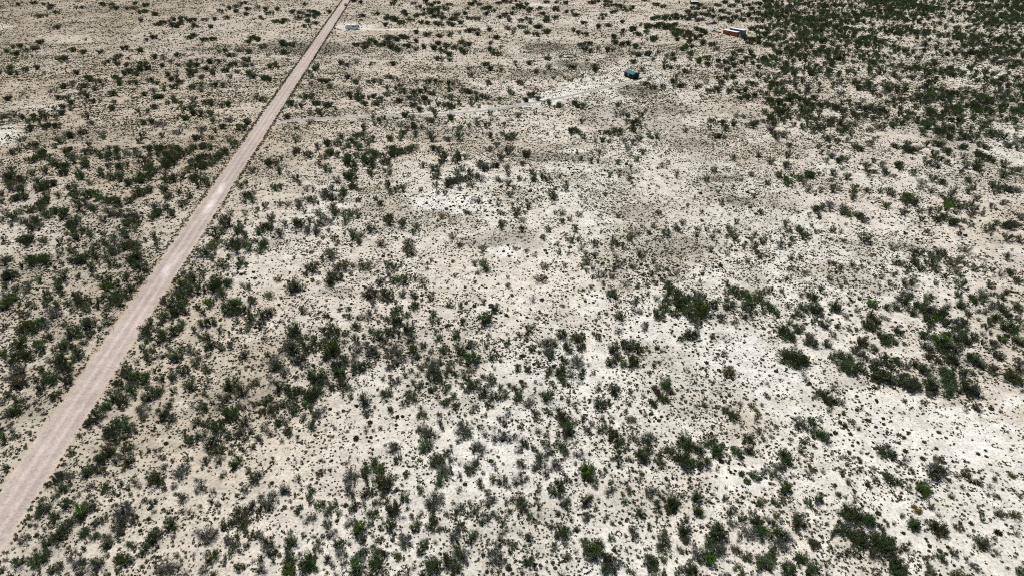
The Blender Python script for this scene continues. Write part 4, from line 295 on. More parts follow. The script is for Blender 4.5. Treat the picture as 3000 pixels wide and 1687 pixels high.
def bush_geometry(n_stem, per, leaf, height, lean, seed, bare=0.0):
    """unit bush, one metre across: many stems from the root crown, twigs, small leaf blades"""
    random.seed(seed); LV, LF, LT, SV, SF = [], [], [], [], []
    lob = [(random.random() * 6.283, 0.75 + 0.35 * random.random()) for _ in range(5)]
    for i in range(n_stem):
        az = random.random() * 6.283; le = math.radians(lean) * math.sqrt(random.random())
        rad = 0.5 * min(1.12, sum(r * max(0, math.cos(az - a)) ** 3 for a, r in lob) * 0.55 + 0.55) * (0.85 + 0.25 * random.random())
        tip = np.array([math.cos(az) * math.sin(le) * rad * 1.25, math.sin(az) * math.sin(le) * rad * 1.25, height * (0.45 + 0.55 * math.cos(le)) * (0.78 + 0.3 * random.random())])
        root = np.array([math.cos(az) * 0.03, math.sin(az) * 0.03, -0.03]); mid = tip * np.array([0.62, 0.62, 0.42]); mid[2] += 0.02
        stick(SV, SF, root, mid, 0.011, 0.007); stick(SV, SF, mid, tip, 0.007, 0.003)
        tone0 = random.random()
        for k in range(per):
            t = 0.22 + 0.78 * math.sqrt(random.random())
            c = root * (1 - t) ** 2 + mid * 2 * t * (1 - t) + tip * t * t
            tw = np.array([random.gauss(0, 1), random.gauss(0, 1), random.gauss(0.55, 0.7)]); tw /= np.linalg.norm(tw)
            l = (0.07 + 0.09 * random.random()) * (1.15 - 0.4 * t); e = c + tw * l
            if k % 3 == 0: stick(SV, SF, c, e, 0.003, 0.0015)
            if random.random() < bare: continue
            for j in range(3):
                p = c + (e - c) * (0.35 + 0.3 * j + 0.1 * random.random())
                d = tw + np.array([random.gauss(0, .8), random.gauss(0, .8), random.gauss(0.25, .6)])
                blade(LV, LF, LT, p, d, leaf * (0.7 + 0.7 * random.random()), leaf * 0.5, min(1, max(0, 0.25 * tone0 + 0.75 * random.random() ** 1.3)))
    return LV, LF, LT, SV, SF
def set_tone(me, t):
    a = me.attributes.new("tone", 'FLOAT', 'POINT'); a.data.foreach_set("value", np.asarray(t, np.float32))
def make_bush(leafmat, *a, **k):
    LV, LF, LT, SV, SF = bush_geometry(*a, **k)
    fo = mesh_obj("foliage", LV, LF, [leafmat], link=False).data; set_tone(fo, LT)
    st = mesh_obj("stems", SV, SF, ["twig"], link=False).data
    n = len(LV); both = mesh_obj("bush", LV + SV, LF + [tuple(i + n for i in f) for f in SF], [leafmat, "twig"], midx=[0] * len(LF) + [1] * len(SF), link=False)
    set_tone(both.data, LT + [0.5] * len(SV))
    return fo, st, both
KINDS = {}
for kind, mat, n, args in (("-", "leaf_green", 7, (40, 14, 0.052, 0.80, 74)), ("b", "leaf_bright", 4, (42, 15, 0.054, 0.78, 72)),
                           ("g", "leaf_grey", 5, (40, 12, 0.046, 0.68, 78)), ("o", "leaf_olive", 4, (40, 14, 0.055, 0.60, 80)), ("y", "leaf_gold", 3, (44, 16, 0.055, 0.60, 82))):
    KINDS[kind] = [make_bush(mat, int(args[0] * random.uniform(0.85, 1.15)), args[1], args[2], args[3] * random.uniform(0.9, 1.12), args[4], seed=100 * ord(kind) + i, bare=0.35 if kind == "g" else 0.08) for i in range(n)]
def make_tuft(seed, n, ring, h, mat):
    random.seed(seed); V, F, T = [], [], []
    for i in range(n):
        a = random.random() * 6.283; r = (0.36 + 0.12 * random.random()) if ring else 0.5 * math.sqrt(random.random()) * 0.62
        if ring and math.sin(a * 1.0 + seed) > 0.72: continue
        p = np.array([math.cos(a) * r, math.sin(a) * r, -0.02]); o = 0.75 if not ring else 0.35
        d = np.array([math.cos(a) * o * r * 2 + random.gauss(0, .35), math.sin(a) * o * r * 2 + random.gauss(0, .35), 0.9])
        blade(V, F, T, p, d, h * (0.55 + 0.6 * random.random()), 0.11, random.random())
    o = mesh_obj("tuft", V, F, [mat], link=False); set_tone(o.data, T); return o
TUFTS = [make_tuft(500 + i, 46, False, 0.5, "leaf_tuft") for i in range(5)] + [make_tuft(520 + i, 62, True, 0.30, "leaf_tuft") for i in range(3)]
CLUMPS = [make_tuft(540 + i, 130, False, 0.52, "leaf_olive" if i % 3 else "leaf_tuft") for i in range(6)]
# ---------------------------------------------------------------- where the bushes stand
px, py, pw_, kd = [], [], [], []
for text, ox, oy, s in SURVEY:
    for e in text.split(";"):
        a, b, c = e.split(); k = "-"
        if c[-1].isalpha(): k = c[-1]; c = c[:-1]
        px.append(ox + float(a) * 10 / s); py.append(oy + float(b) * 10 / s); pw_.append(float(c) * 10 / s); kd.append(k)
B = []                                                                    # x, y, width, kind
for a, b, c, k in zip(px, py, pw_, kd):
    x, y = ground(a, b, 0.5); x = float(x); y = float(y)
    if k == "-": k = rng.choice(["-", "b", "g", "o"], p=[0.80, 0.06, 0.09, 0.05])          # the scrub is mixed
    wm = c * depth_at(x, y) / F_PX * float(np.interp(y, [110, 260], [0.80, 0.98]))
    if wm > 3.3:
        n = min(9, int(math.ceil(wm / 1.6))); far = 1.0 + 0.35 * float(sstep(260, 480, y))
        for i in range(n):
            q = rng.uniform(-0.5, 0.5, 2); B.append((x + q[0] * wm * 0.8, y + q[1] * wm * 0.9, rng.uniform(1.7, 2.7) * far, k))
    else: B.append((x, y, wm * rng.uniform(0.92, 1.1), k))
def scatter(n, x0, x1, y0, y1): return rng.uniform(x0, x1, n), rng.uniform(y0, y1, n)
# the dense scrub at the far right, and scrub that goes on outside the picture
x, y = scatter(40000, -20, 560, 235, 700); qx, qy = pixel(x, y)
sel = (qx > 2240) & (qx < 3040) & (qy < 425) & (qy > -20) & (rng.random(len(x)) < np.clip((fbm(x, y, 24, 301) - 0.30) * 2.4, 0.14, 0.85) * 0.78 * np.interp(qy, [0, 200, 425], [1.0, 1.0, 0.8]))
for a, b in zip(x[sel], y[sel]): B.append((a, b, rng.uniform(1.6, 3.3), "-" if rng.random() < 0.86 else "g"))
x, y = scatter(30000, -620, 620, 40, 760); qx, qy = pixel(x, y)
out = ((qx < -5) | (qx > 3005) | (qy < -3) | (qy > 1690)) & (qx > -900) & (qx < 3900)
sel = out & (rng.random(len(x)) < np.clip((fbm(x, y, 30, 302) - 0.38) * 2.2, 0.03, 0.7)) & (np.abs(road_off(x, y)) > 5)
for a, b in zip(x[sel], y[sel]): B.append((a, b, rng.uniform(1.2, 2.6), "-" if rng.random() < 0.85 else "g"))
# smaller shrubs between them, thicker near the big ones
bx = np.array([b[0] for b in B]); by = np.array([b[1] for b in B])
H, xe, ye = np.histogram2d(bx, by, bins=[np.arange(-640, 641, 8), np.arange(30, 790, 8)])
x, y = scatter(130000, -600, 600, 45, 740)
hx = np.clip(((x + 640) / 8).astype(int), 0, H.shape[0] - 1); hy = np.clip(((y - 30) / 8).astype(int), 0, H.shape[1] - 1)
_, wh, gr = soil(x, y)
qx, qy = pixel(x, y)
pr = (0.07 + 0.10 * np.minimum(H[hx, hy], 4)) * (1 - 0.9 * wh) * (0.35 + 1.3 * fbm(x, y, 18, 303))
sel = (rng.random(len(x)) < pr) & (qx > -500) & (qx < 3500) & (np.abs(road_off(x, y)) > 4.2) & (seg_dist(x, y, DRIVE) > 2.6)
for a, b in zip(x[sel], y[sel]): B.append((a, b, float(np.clip(rng.lognormal(-0.60, 0.36), 0.3, 1.4) * (1 + 0.5 * sstep(220, 480, b))), rng.choice(["-", "-", "g", "o", "o"])))
KEEP = []                                                                  # keep-clear circles round built things
def clear(px_, py_, r): KEEP.append((*G(px_, py_), r))
for c in ((1032, 87, 7), (1845, 228, 7.5), (2140, 103, 10), (2162, 98, 10), (2094, 94, 4.5), (2107, 97, 2.5), (2080, 71, 6), (2035, 14, 6), (1012, 19, 3), (1990, 10, 2)): clear(*c)
B = [b for b in B if abs(road_off(b[0], b[1])) > 3.6 + b[2] * 0.25 and all(math.hypot(b[0] - k[0], b[1] - k[1]) > k[2] * 0.62 + b[2] * 0.3 for k in KEEP)]
bx = np.array([b[0] for b in B]); by = np.array([b[1] for b in B])
ok = ~((seg_dist(bx, by, DRIVE) < 1.6)); B = [b for b, o in zip(B, ok) if o]
bx = np.array([b[0] for b in B]); by = np.array([b[1] for b in B]); bw = np.array([b[2] for b in B]); bk = np.array([b[3] for b in B])
qx, qy = pixel(bx, by); vis = (qx > 0) & (qx < W_PX) & (qy > 0) & (qy < H_PX + 10); show = bw * F_PX / depth_at(bx, by) * vis
zg = (fbm(bx, by, 22, 201) - 0.5) * 0.16 * sstep(4.0, 8.0, np.abs(road_off(bx, by)))
# ---------------------------------------------------------------- individuals
ORD = ["first", "second", "third", "fourth", "fifth", "sixth", "seventh", "eighth", "ninth", "tenth", "eleventh", "twelfth", "thirteenth", "fourteenth", "fifteenth", "sixteenth", "seventeenth", "eighteenth", "nineteenth", "twentieth"] + ["twenty-" + t for t in ("first", "second", "third", "fourth", "fifth", "sixth", "seventh", "eighth", "ninth")] + ["thirtieth"] + ["thirty-" + t for t in ("first", "second", "third", "fourth", "fifth", "sixth", "seventh", "eighth", "ninth")]
COLS = ["far left", "left", "centre left", "centre", "centre right", "right", "far right"]; ROWS = ["top", "upper", "upper middle", "middle", "lower middle", "lower", "bottom"]
LOOK = {"-": "dark green", "b": "bright green", "g": "grey twiggy", "o": "olive brown", "y": "golden yellow"}
NAME = {"-": "desert_bush", "b": "bright_green_bush", "g": "grey_shrub", "o": "olive_shrub", "y": "golden_bush"}
GROUP = {"-": "dark green bushes of the desert scrub", "b": "bright green bushes of the desert scrub", "g": "grey shrubs of the desert scrub", "o": "olive shrubs of the desert scrub", "y": "golden flowering bushes on the pale soil"}
LIMIT = {"-": 300, "b": 120, "g": 220, "o": 140, "y": 40}
single = np.zeros(len(B), bool); recs = []
for k in LIMIT:
    idx = np.where((bk == k) & vis)[0]; idx = idx[np.argsort(-show[idx])][:LIMIT[k]]; single[idx] = True
    for i in idx:
        size = "huge" if bw[i] > 2.6 else "broad" if bw[i] > 1.9 else "mid-sized" if bw[i] > 1.3 else "small"
        off = road_off(bx[i], by[i])
        where = ("by the road's right edge" if 0 < off < 7 else "by the road's left edge" if -7 < off < 0 else "left of the road" if off < 0 else None)
        row = ROWS[min(6, int(qy[i] / 241.2))]; col = COLS[min(6, int(qx[i] / 428.7))]
        recs.append((i, str(k), size, where, row, "" if where else col))
buckets = {}
for r in recs: buckets.setdefault(r[1:], []).append(r)
def bush(i, k, label):
    fo, st, _ = random.choice(KINDS[k]); root = bpy.data.objects.new(NAME[k], None); CL.objects.link(root); root.empty_display_size = 0.2
    root.location = (bx[i], by[i], zg[i]); root.rotation_euler = (0, 0, random.random() * 6.283)
    s = bw[i]; root.scale = (s * random.uniform(0.92, 1.12), s * random.uniform(0.92, 1.12), s * random.uniform(0.85, 1.15))
    for nm, me in (("foliage", fo), ("stems", st)):
        c = bpy.data.objects.new(nm, me); CL.objects.link(c); c.parent = root
    tag(root, label, "bush" if k in "-by" else "shrub", GROUP[k])
for (k, size, where, row, col), rs in buckets.items():
    rs.sort(key=lambda r: qx[r[0]])
    for n, r in enumerate(rs):
        place = (f"{where}, {row} of photo" if where else f"in {row} row, {col} of photo")
        cnt = "" if len(rs) == 1 else f", {ORD[n]} from left" if n < len(ORD) else f", number {n + 1} from left"
        bush(r[0], k, f"{size} {LOOK[k]} {'bush' if k in '-by' else 'shrub'} {place}{cnt}")
# ---------------------------------------------------------------- the rest of the scrub, as instances on points
def source(name, objs):
    c = bpy.data.collections.new(name)
    for i, o in enumerate(objs): o.name = f"{name}_{i:02d}"; c.objects.link(o)
    return c
def instancer(name, P, scale, rotz, idx, coll, label, cat):
    me = bpy.data.meshes.new(name); me.vertices.add(len(P)); me.vertices.foreach_set("co", np.asarray(P, np.float32).ravel())
    a = me.attributes.new("scl", 'FLOAT_VECTOR', 'POINT'); a.data.foreach_set("vector", np.asarray(scale, np.float32).ravel())
    rv = np.zeros((len(P), 3), np.float32); rv[:, 2] = rotz
    a = me.attributes.new("rotv", 'FLOAT_VECTOR', 'POINT'); a.data.foreach_set("vector", rv.ravel())
    a = me.attributes.new("pick", 'INT', 'POINT'); a.data.foreach_set("value", np.asarray(idx, np.int32))
    o = bpy.data.objects.new(name, me); CL.objects.link(o); tag(o, label, cat, kind="stuff")
    ng = bpy.data.node_groups.new(name, 'GeometryNodeTree')
    ng.interface.new_socket("Geometry", in_out='INPUT', socket_type='NodeSocketGeometry'); ng.interface.new_socket("Geometry", in_out='OUTPUT', socket_type='NodeSocketGeometry')
    i_ = ng.nodes.new("NodeGroupInput"); o_ = ng.nodes.new("NodeGroupOutput"); ip = ng.nodes.new("GeometryNodeInstanceOnPoints"); ci = ng.nodes.new("GeometryNodeCollectionInfo")
    ci.inputs[0].default_value = coll; ci.inputs[1].default_value = True; ci.inputs[2].default_value = True
    def attr(nm, dt):
        n = ng.nodes.new("GeometryNodeInputNamedAttribute"); n.data_type = dt; n.inputs[0].default_value = nm; return n.outputs[0]
    L = ng.links.new
    L(i_.outputs[0], ip.inputs["Points"]); L(ci.outputs[0], ip.inputs["Instance"]); ip.inputs["Pick Instance"].default_value = True
    L(attr("pick", 'INT'), ip.inputs["Instance Index"]); L(attr("scl", 'FLOAT_VECTOR'), ip.inputs["Scale"])
    er = ng.nodes.new("FunctionNodeEulerToRotation"); L(attr("rotv", 'FLOAT_VECTOR'), er.inputs[0]); L(er.outputs[0], ip.inputs["Rotation"])
    L(ip.outputs[0], o_.inputs[0]); md = o.modifiers.new("scatter", 'NODES'); md.node_group = ng; return o
SRC = {k: source("src_" + NAME[k], [v[2] for v in KINDS[k]]) for k in KINDS}
def rest(name, ks, label, cat):
    for k in ks:
        i = np.where((bk == k) & ~single)[0]
        if not len(i): continue
        s = bw[i, None] * rng.uniform(0.88, 1.14, (len(i), 3))
        instancer(name[k], np.stack([bx[i], by[i], zg[i]], -1), s, rng.uniform(0, 6.283, len(i)), rng.integers(0, len(KINDS[k]), len(i)), SRC[k], label[k], cat)
rest({"-": "distant_green_scrub", "g": "distant_grey_scrub", "o": "olive_scrub", "b": "bright_scrub", "y": "golden_scrub"}, "-gob",
     {"-": "dark green desert scrub spread over the pale plain", "g": "small grey shrubs spread over the pale plain", "o": "small olive brown shrubs spread over the pale plain", "b": "small bright green shrubs on the plain", "y": ""}, "scrub")
# low clumps: 300 nearest singly, the rest as one
x, y = scatter(95000, -330, 330, 50, 420); _, wh, gr = soil(x, y); qx, qy = pixel(x, y)
pr = (0.04 + 0.50 * wh * sstep(0.3, 0.62, fbm(x, y, 9, 305)) + 0.14 * sstep(0.5, 0.7, fbm(x, y, 15, 306)))
sel = (rng.random(len(x)) < pr) & (np.abs(road_off(x, y)) > 3.9) & (seg_dist(x, y, DRIVE) > 2.2) & (qx > -300) & (qx < 3300)
x, y = x[sel], y[sel]; wd = np.clip(rng.lognormal(-0.58, 0.32, len(x)), 0.3, 1.15); qx, qy = pixel(x, y)
sh_ = wd * F_PX / depth_at(x, y) * ((qx > 0) & (qx < 3000) & (qy < 1680)); order = np.argsort(-sh_)
zz = (fbm(x, y, 22, 201) - 0.5) * 0.16 * sstep(4.0, 8.0, np.abs(road_off(x, y)))
CSRC = source("src_low_clump", CLUMPS); cb = {}
for i in order[:300]:
    m = random.choice(CLUMPS).data; o = bpy.data.objects.new("grass_clump", m); CL.objects.link(o)
    o.location = (x[i], y[i], zz[i]); o.rotation_euler = (0, 0, random.random() * 6.283); o.scale = (wd[i], wd[i], wd[i] * random.uniform(0.7, 1.0))
    cb.setdefault((ROWS[min(6, int(qy[i] / 241.2))], COLS[min(6, int(qx[i] / 428.7))]), []).append((qx[i], o, wd[i]))
for (row, col), rs in cb.items():
    rs.sort(key=lambda r: r[0])
    for n, (_, o, w_) in enumerate(rs):
        cnt = "" if len(rs) == 1 else f", {ORD[n]} from left" if n < len(ORD) else f", number {n + 1} from left"
        tag(o, f"{'small' if w_ < 0.7 else 'wider'} low brown grass clump in {row} row, {col} of photo{cnt}", "grass clump", "low clumps on the bare soil")
i = order[300:]
instancer("low_clumps", np.stack([x[i], y[i], zz[i]], -1), np.stack([wd[i], wd[i], wd[i] * 0.85], -1), rng.uniform(0, 6.283, len(i)), rng.integers(0, len(CLUMPS), len(i)), CSRC, "low brown clumps dotted over the pale soil", "clumps")
# fine tufts of dry grass
TP, TS = [], []
for (n, x0, x1, y0, y1, base, lo, hi) in ((300000, -190, 190, 48, 260, 1.0, 0.16, 0.48), (260000, -330, 330, 260, 440, 0.9, 0.28, 0.62), (170000, -540, 540, 440, 720, 0.75, 0.4, 0.85)):
    x, y = scatter(n, x0, x1, y0, y1); qx, qy = pixel(x, y); s = (qx > -120) & (qx < 3120) & (qy > -40) & (qy < 1760); x, y = x[s], y[s]
    _, wh, gr = soil(x, y); f1 = fbm(x, y, 16, 310); f2 = fbm(x, y, 3.5, 311)
    pr = base * np.clip(0.30 + 1.2 * sstep(0.34, 0.66, f1), 0.08, 1) * (0.35 + 1.2 * sstep(0.35, 0.65, f2)) * (1 - 0.66 * wh) + 0.5 * gr
    for tr in TRACKS: pr = pr * sstep(0.8, 2.6, seg_dist(x, y, tr))
    ro = np.abs(road_off(x, y)); pr = pr * (ro > 3.2) * (seg_dist(x, y, DRIVE) > 1.5)
    s = rng.random(len(x)) < pr; TP.append(np.stack([x[s], y[s]], -1)); TS.append(rng.uniform(lo, hi, s.sum()) * rng.choice([1, 1, 1, 1.5], s.sum()))
n = 7000; s_ = rng.uniform(-60, 620, n); o_ = rng.choice([-1, 1], n) * rng.normal(3.75, 0.35, n); keep = rng.random(n) < np.clip(0.15 + s_ / 250, 0.12, 0.9)          # grass along the berms
TP.append(np.stack([RX1 + RU[0] * s_ + RN[0] * o_, RY1 + RU[1] * s_ + RN[1] * o_], -1)[keep]); TS.append(rng.uniform(0.3, 0.8, keep.sum()))
a = rng.uniform(0, 6.283, 420); r = 4.3 + rng.normal(0, 0.22, 420); TP.append(np.stack([CIRC[0] + np.cos(a) * r, CIRC[1] + np.sin(a) * r], -1)); TS.append(rng.uniform(0.4, 0.7, 420))   # ring of growth
TP = np.concatenate(TP); TS = np.concatenate(TS); zt = (fbm(TP[:, 0], TP[:, 1], 22, 201) - 0.5) * 0.16 * sstep(4.0, 8.0, np.abs(road_off(TP[:, 0], TP[:, 1])))
ro = np.abs(road_off(TP[:, 0], TP[:, 1])); zt = np.where(ro < 4.6, np.interp(ro, [3.0, 3.5, 4.6], [0.06, 0.18, 0.05]), zt)
pick = rng.integers(0, 5, len(TP)); ring = (TS > 0.3) & (rng.random(len(TP)) < 0.12) & (TP[:, 1] < 330); pick = np.where(ring, rng.integers(5, 8, len(TP)), pick); TS = np.where(ring, TS * 1.5, TS)
instancer("grass_tufts", np.column_stack([TP, zt]), np.stack([TS, TS, TS * rng.uniform(0.6, 1.0, len(TS))], -1), rng.uniform(0, 6.283, len(TS)), pick, source("src_tuft", TUFTS), "fine dry grass tufts speckling the whole plain", "grass")
print("bushes", len(B), "tufts", len(TP))
# ---------------------------------------------------------------- built things
pbsdf("white_paint", (0.74, 0.75, 0.76), 0.45, var=0.05, spec=0.4); pbsdf("pale_blue_paint", (0.80, 0.85, 0.88), 0.4, var=0.06, spec=0.4)
pbsdf("dark_glass", (0.015, 0.018, 0.022), 0.12, var=0.1, spec=0.5); pbsdf("rubber", (0.018, 0.018, 0.018), 0.85); pbsdf("steel", (0.42, 0.42, 0.43), 0.4, metal=0.8)
pbsdf("teal_metal", (0.002, 0.135, 0.15), 0.7, var=0.10, scale=1.5); pbsdf("dark_green_board", (0.016, 0.036, 0.036), 0.85, var=0.2); pbsdf("dark_red_board", (0.045, 0.012, 0.012), 0.85, var=0.2)
pbsdf("orange_steel", (0.36, 0.115, 0.05), 0.7, var=0.35, scale=0.7); pbsdf("blue_steel", (0.10, 0.20, 0.29), 0.65, var=0.2, scale=0.8); pbsdf("teal_steel", (0.02, 0.28, 0.34), 0.6, var=0.15)
pbsdf("white_roof", (0.80, 0.80, 0.80), 0.6, var=0.06, scale=0.8); pbsdf("dark_paint", (0.015, 0.016, 0.02), 0.5, var=0.1, spec=0.3); pbsdf("navy_paint", (0.015, 0.018, 0.055), 0.35, var=0.1, spec=0.5)
pbsdf("light_blue_paint", (0.36, 0.50, 0.60), 0.35, var=0.06, spec=0.5); pbsdf("red_lamp", (0.35, 0.01, 0.01), 0.3); pbsdf("white_lamp", (0.8, 0.8, 0.75), 0.2); pbsdf("black_deck_shaded_wall", (0.02, 0.022, 0.022), 0.8, var=0.2)  # the black board colour also holds the shade of the cabin walls
pbsdf("faded_red", (0.34, 0.10, 0.11), 0.8, var=0.25); pbsdf("grey_tarp", (0.36, 0.38, 0.34), 0.7, var=0.2, scale=4); pbsdf("rusty_post", (0.16, 0.13, 0.10), 0.8, var=0.35, scale=9); pbsdf("black_plastic", (0.012, 0.012, 0.013), 0.5)
pbsdf("grey_board", (0.16, 0.15, 0.14), 0.9, var=0.25)
class MB:
    def __init__(s): s.v, s.f = [], []
    def box(s, x0, x1, y0, y1, z0, z1, tx=0.0, ty=0.0):
        """box; tx, ty shrink the top face"""
        i = len(s.v)
        s.v += [(x0, y0, z0), (x1, y0, z0), (x1, y1, z0), (x0, y1, z0), (x0 + tx, y0 + ty, z1), (x1 - tx, y0 + ty, z1), (x1 - tx, y1 - ty, z1), (x0 + tx, y1 - ty, z1)]
        s.f += [(i, i + 3, i + 2, i + 1), (i + 4, i + 5, i + 6, i + 7), (i, i + 1, i + 5, i + 4), (i + 1, i + 2, i + 6, i + 5), (i + 2, i + 3, i + 7, i + 6), (i + 3, i, i + 4, i + 7)]; return s
    def prism(s, prof, y0, y1, inset=None):
        """x-z profile swept across y; inset per profile point narrows it"""
        i = len(s.v); n = len(prof); ins = inset or [0] * n
        s.v += [(x, y0 + k, z) for (x, z), k in zip(prof, ins)] + [(x, y1 - k, z) for (x, z), k in zip(prof, ins)]
        s.f += [tuple(i + k for k in range(n)), tuple(i + n + k for k in range(n - 1, -1, -1))] + [(i + k, i + n + k, i + n + (k + 1) % n, i + (k + 1) % n) for k in range(n)]; return s
    def quad(s, *p):
        i = len(s.v); s.v += list(p); s.f.append(tuple(range(i, i + len(p)))); return s
    def cyl(s, c, ax, r, h, n=16, r2=None):
        i = len(s.v); r2 = r if r2 is None else r2
        for t, rr in ((-h / 2, r), (h / 2, r2)):
            for k in range(n):
                a = 6.28319 * k / n; p, q = math.cos(a) * rr, math.sin(a) * rr
                s.v.append((c[0] + p, c[1] + t, c[2] + q) if ax == 'y' else (c[0] + p, c[1] + q, c[2] + t) if ax == 'z' else (c[0] + t, c[1] + p, c[2] + q))
        s.f += [tuple(i + k for k in range(n))[::-1], tuple(i + n + k for k in range(n))] + [(i + k, i + (k + 1) % n, i + n + (k + 1) % n, i + n + k) for k in range(n)]; return s
    def build(s, name, mat, parent, bevel=0.0):
        o = mesh_obj(name, s.v, s.f, [mat], parent); me = o.data
        import bmesh
        b = bmesh.new(); b.from_mesh(me); bmesh.ops.recalc_face_normals(b, faces=b.faces)
        if bevel: bmesh.ops.bevel(b, geom=list(b.edges), offset=bevel, segments=2, affect='EDGES', clamp_overlap=True)
        b.to_mesh(me); b.free(); return o
def thing(name, loc, rz, label, cat, group=None, z=0.0):
    o = bpy.data.objects.new(name, None); CL.objects.link(o); o.location = (loc[0], loc[1], z); o.rotation_euler = (0, 0, rz); return tag(o, label, cat, group)
def heading(a, b): return math.atan2(b[1] - a[1], b[0] - a[0])
def mid(a, b): return ((a[0] + b[0]) / 2, (a[1] + b[1]) / 2)
def wheel(root, x, y, r, w_=0.24, name="wheel"):
    t = MB().cyl((x, y, r), 'y', r, w_, 20).build(name, "rubber", root, 0.03); MB().cyl((x, y, r), 'y', r * 0.58, w_ + 0.02, 14).build("rim", "steel", t)
# motorhome: local +x is its front, -y the side towards the camera
a, b = G(1013.6, 89.3), G(1053.0, 86.2); r = thing("motorhome", mid(a, b), heading(a, b), "white and pale blue motorhome parked on bare soil beside the dirt road", "motorhome")
L = 4.7
MB().prism([(-L, 0.55), (-L, 3.05), (-L + 0.15, 3.2), (L - 1.2, 3.2), (L - 0.55, 2.95), (L - 0.1, 1.75), (L, 1.45), (L, 0.6)], -1.22, 1.22, [0, 0, .08, .08, .05, 0, 0, 0]).build("body", "pale_blue_paint", r, 0.03)
MB().box(-L + 0.2, L - 1.4, -1.12, 1.12, 3.205, 3.28, 0.05, 0.05).build("roof", "white_roof", r)
u = MB().box(-1.6, -0.6, -0.45, 0.45, 3.28, 3.55, 0.1, 0.1).build("air_conditioner", "white_roof", r); MB().box(-3.4, -2.8, -0.3, 0.3, 3.28, 3.40, 0.05, 0.05).build("roof_vent", "steel", r)
MB().box(-L - 0.003, L - 0.1, -1.226, 1.226, 0.62, 1.0).build("lower_stripe", "light_blue_paint", r)
for x0, x1 in ((-3.75, -3.2), (-0.35, 0.95), (1.5, 2.0), (2.15, 2.65)): MB().box(x0, x1, -1.245, 1.245, 1.75, 2.4).build("window", "dark_glass", r, 0.01)
MB().box(-2.6, -1.9, -1.235, -1.20, 0.7, 2.6).build("door", "white_paint", r)
MB().quad((L - 0.52, -1.1, 2.92), (L - 0.52, 1.1, 2.92), (L - 0.08, 1.14, 1.80), (L - 0.08, -1.14, 1.80)).build("windscreen", "dark_glass", r)
MB().prism([(L - 1.35, 1.75), (L - 1.25, 2.75), (L - 0.75, 2.75), (L - 0.30, 1.75)], -1.236, 1.236).build("cab_window", "dark_glass", r)
MB().box(L - 0.02, L + 0.12, -1.2, 1.2, 0.45, 0.75).build("bumper", "steel", r, 0.02)
for y in (-0.85, 0.85): MB().box(L - 0.01, L + 0.03, y - 0.16, y + 0.16, 0.95, 1.2).build("headlight", "white_lamp", r)
for x in (-2.6, 3.0):
    for y in (-1.08, 1.08): wheel(r, x, y, 0.42, 0.26)
# shed with teal gable roof: local +x runs along the long side
a, b = G(1828.2, 223.8), G(1854.0, 233.6); c_ = G(1867.6, 231.6); d = heading(a, b); n_ = (-math.sin(d), math.cos(d)); wdt = 3.3
if (c_[0] - b[0]) * n_[0] + (c_[1] - b[1]) * n_[1] < 0: n_ = (-n_[0], -n_[1])
m_ = mid(a, b); r = thing("shed", (m_[0] + n_[0] * wdt / 2, m_[1] + n_[1] * wdt / 2), d, "dark green shed with teal metal roof at the end of the driveway", "shed")
hl = math.hypot(b[0] - a[0], b[1] - a[1]) / 2; hw = wdt / 2; hh = 2.35; pk = 3.15
MB().box(-hl, hl, -hw, hw, 0.12, hh).build("wall", "dark_green_board", r)
for x in np.arange(-hl + 0.3, hl, 0.6):
    for y in (-1, 1): MB().box(x - 0.03, x + 0.03, *sorted((y * hw, y * (hw + 0.025))), 0.14, hh - 0.02).build("batten", "dark_green_board", r)
for s_ in (-1, 1): MB().prism([(-hw, hh), (0, pk), (hw, hh)], -0.04, 0.04).build("gable", "dark_green_board", r).matrix_local = __import__("mathutils").Matrix.Translation((s_ * (hl - 0.04), 0, 0)) @ __import__("mathutils").Matrix.Rotation(math.pi / 2, 4, 'Z')
ro_ = MB()
ov, t_ = 0.3, 0.06; sl_ = (pk - hh) / hw
for s_ in (-1, 1):
    e = s_ * (hw + ov); ez = hh - ov * sl_
    i = len(ro_.v); ro_.v += [(-hl - ov, 0, pk + .05), (hl + ov, 0, pk + .05), (hl + ov, e, ez + .05), (-hl - ov, e, ez + .05), (-hl - ov, 0, pk + .05 + t_), (hl + ov, 0, pk + .05 + t_), (hl + ov, e, ez + .05 + t_), (-hl - ov, e, ez + .05 + t_)]
    ro_.f += [(i, i + 1, i + 2, i + 3), (i + 4, i + 5, i + 6, i + 7), (i + 2, i + 3, i + 7, i + 6), (i + 1, i + 2, i + 6, i + 5), (i, i + 3, i + 7, i + 4)]
roof = ro_.build("roof", "teal_metal", r)
for x in np.arange(-hl, hl + 0.1, 0.45):
    rb = MB()
    for s_ in (-1, 1):
        e = s_ * (hw + ov); ez = hh - ov * sl_; z0 = 0.05 + t_
        rb.quad((x - .025, 0, pk + z0 + .035), (x + .025, 0, pk + z0 + .035), (x + .025, e, ez + z0 + .035), (x - .025, e, ez + z0 + .035))
    rb.build("roof_rib", "teal_metal", roof)
MB().box(-hl - ov, hl + ov, -0.12, 0.12, pk + 0.1, pk + 0.16, 0, 0.08).build("ridge_cap", "teal_metal", roof)
for x in (-0.35,):
    wn = MB().box(x - 0.42, x + 0.42, -hw - 0.06, -hw - 0.026, 1.05, 1.95).build("window", "white_paint", r); MB().box(x - 0.34, x + 0.34, -hw - 0.075, -hw - 0.061, 1.13, 1.87).build("pane", "white_lamp", wn)
dr = MB().box(1.6, 2.6, -hw - 0.055, -hw - 0.026, 0.15, 2.15).build("door", "dark_red_board", r); MB().box(1.7, 1.75, -hw - 0.1, -hw - 0.056, 1.05, 1.15).build("handle", "steel", dr)
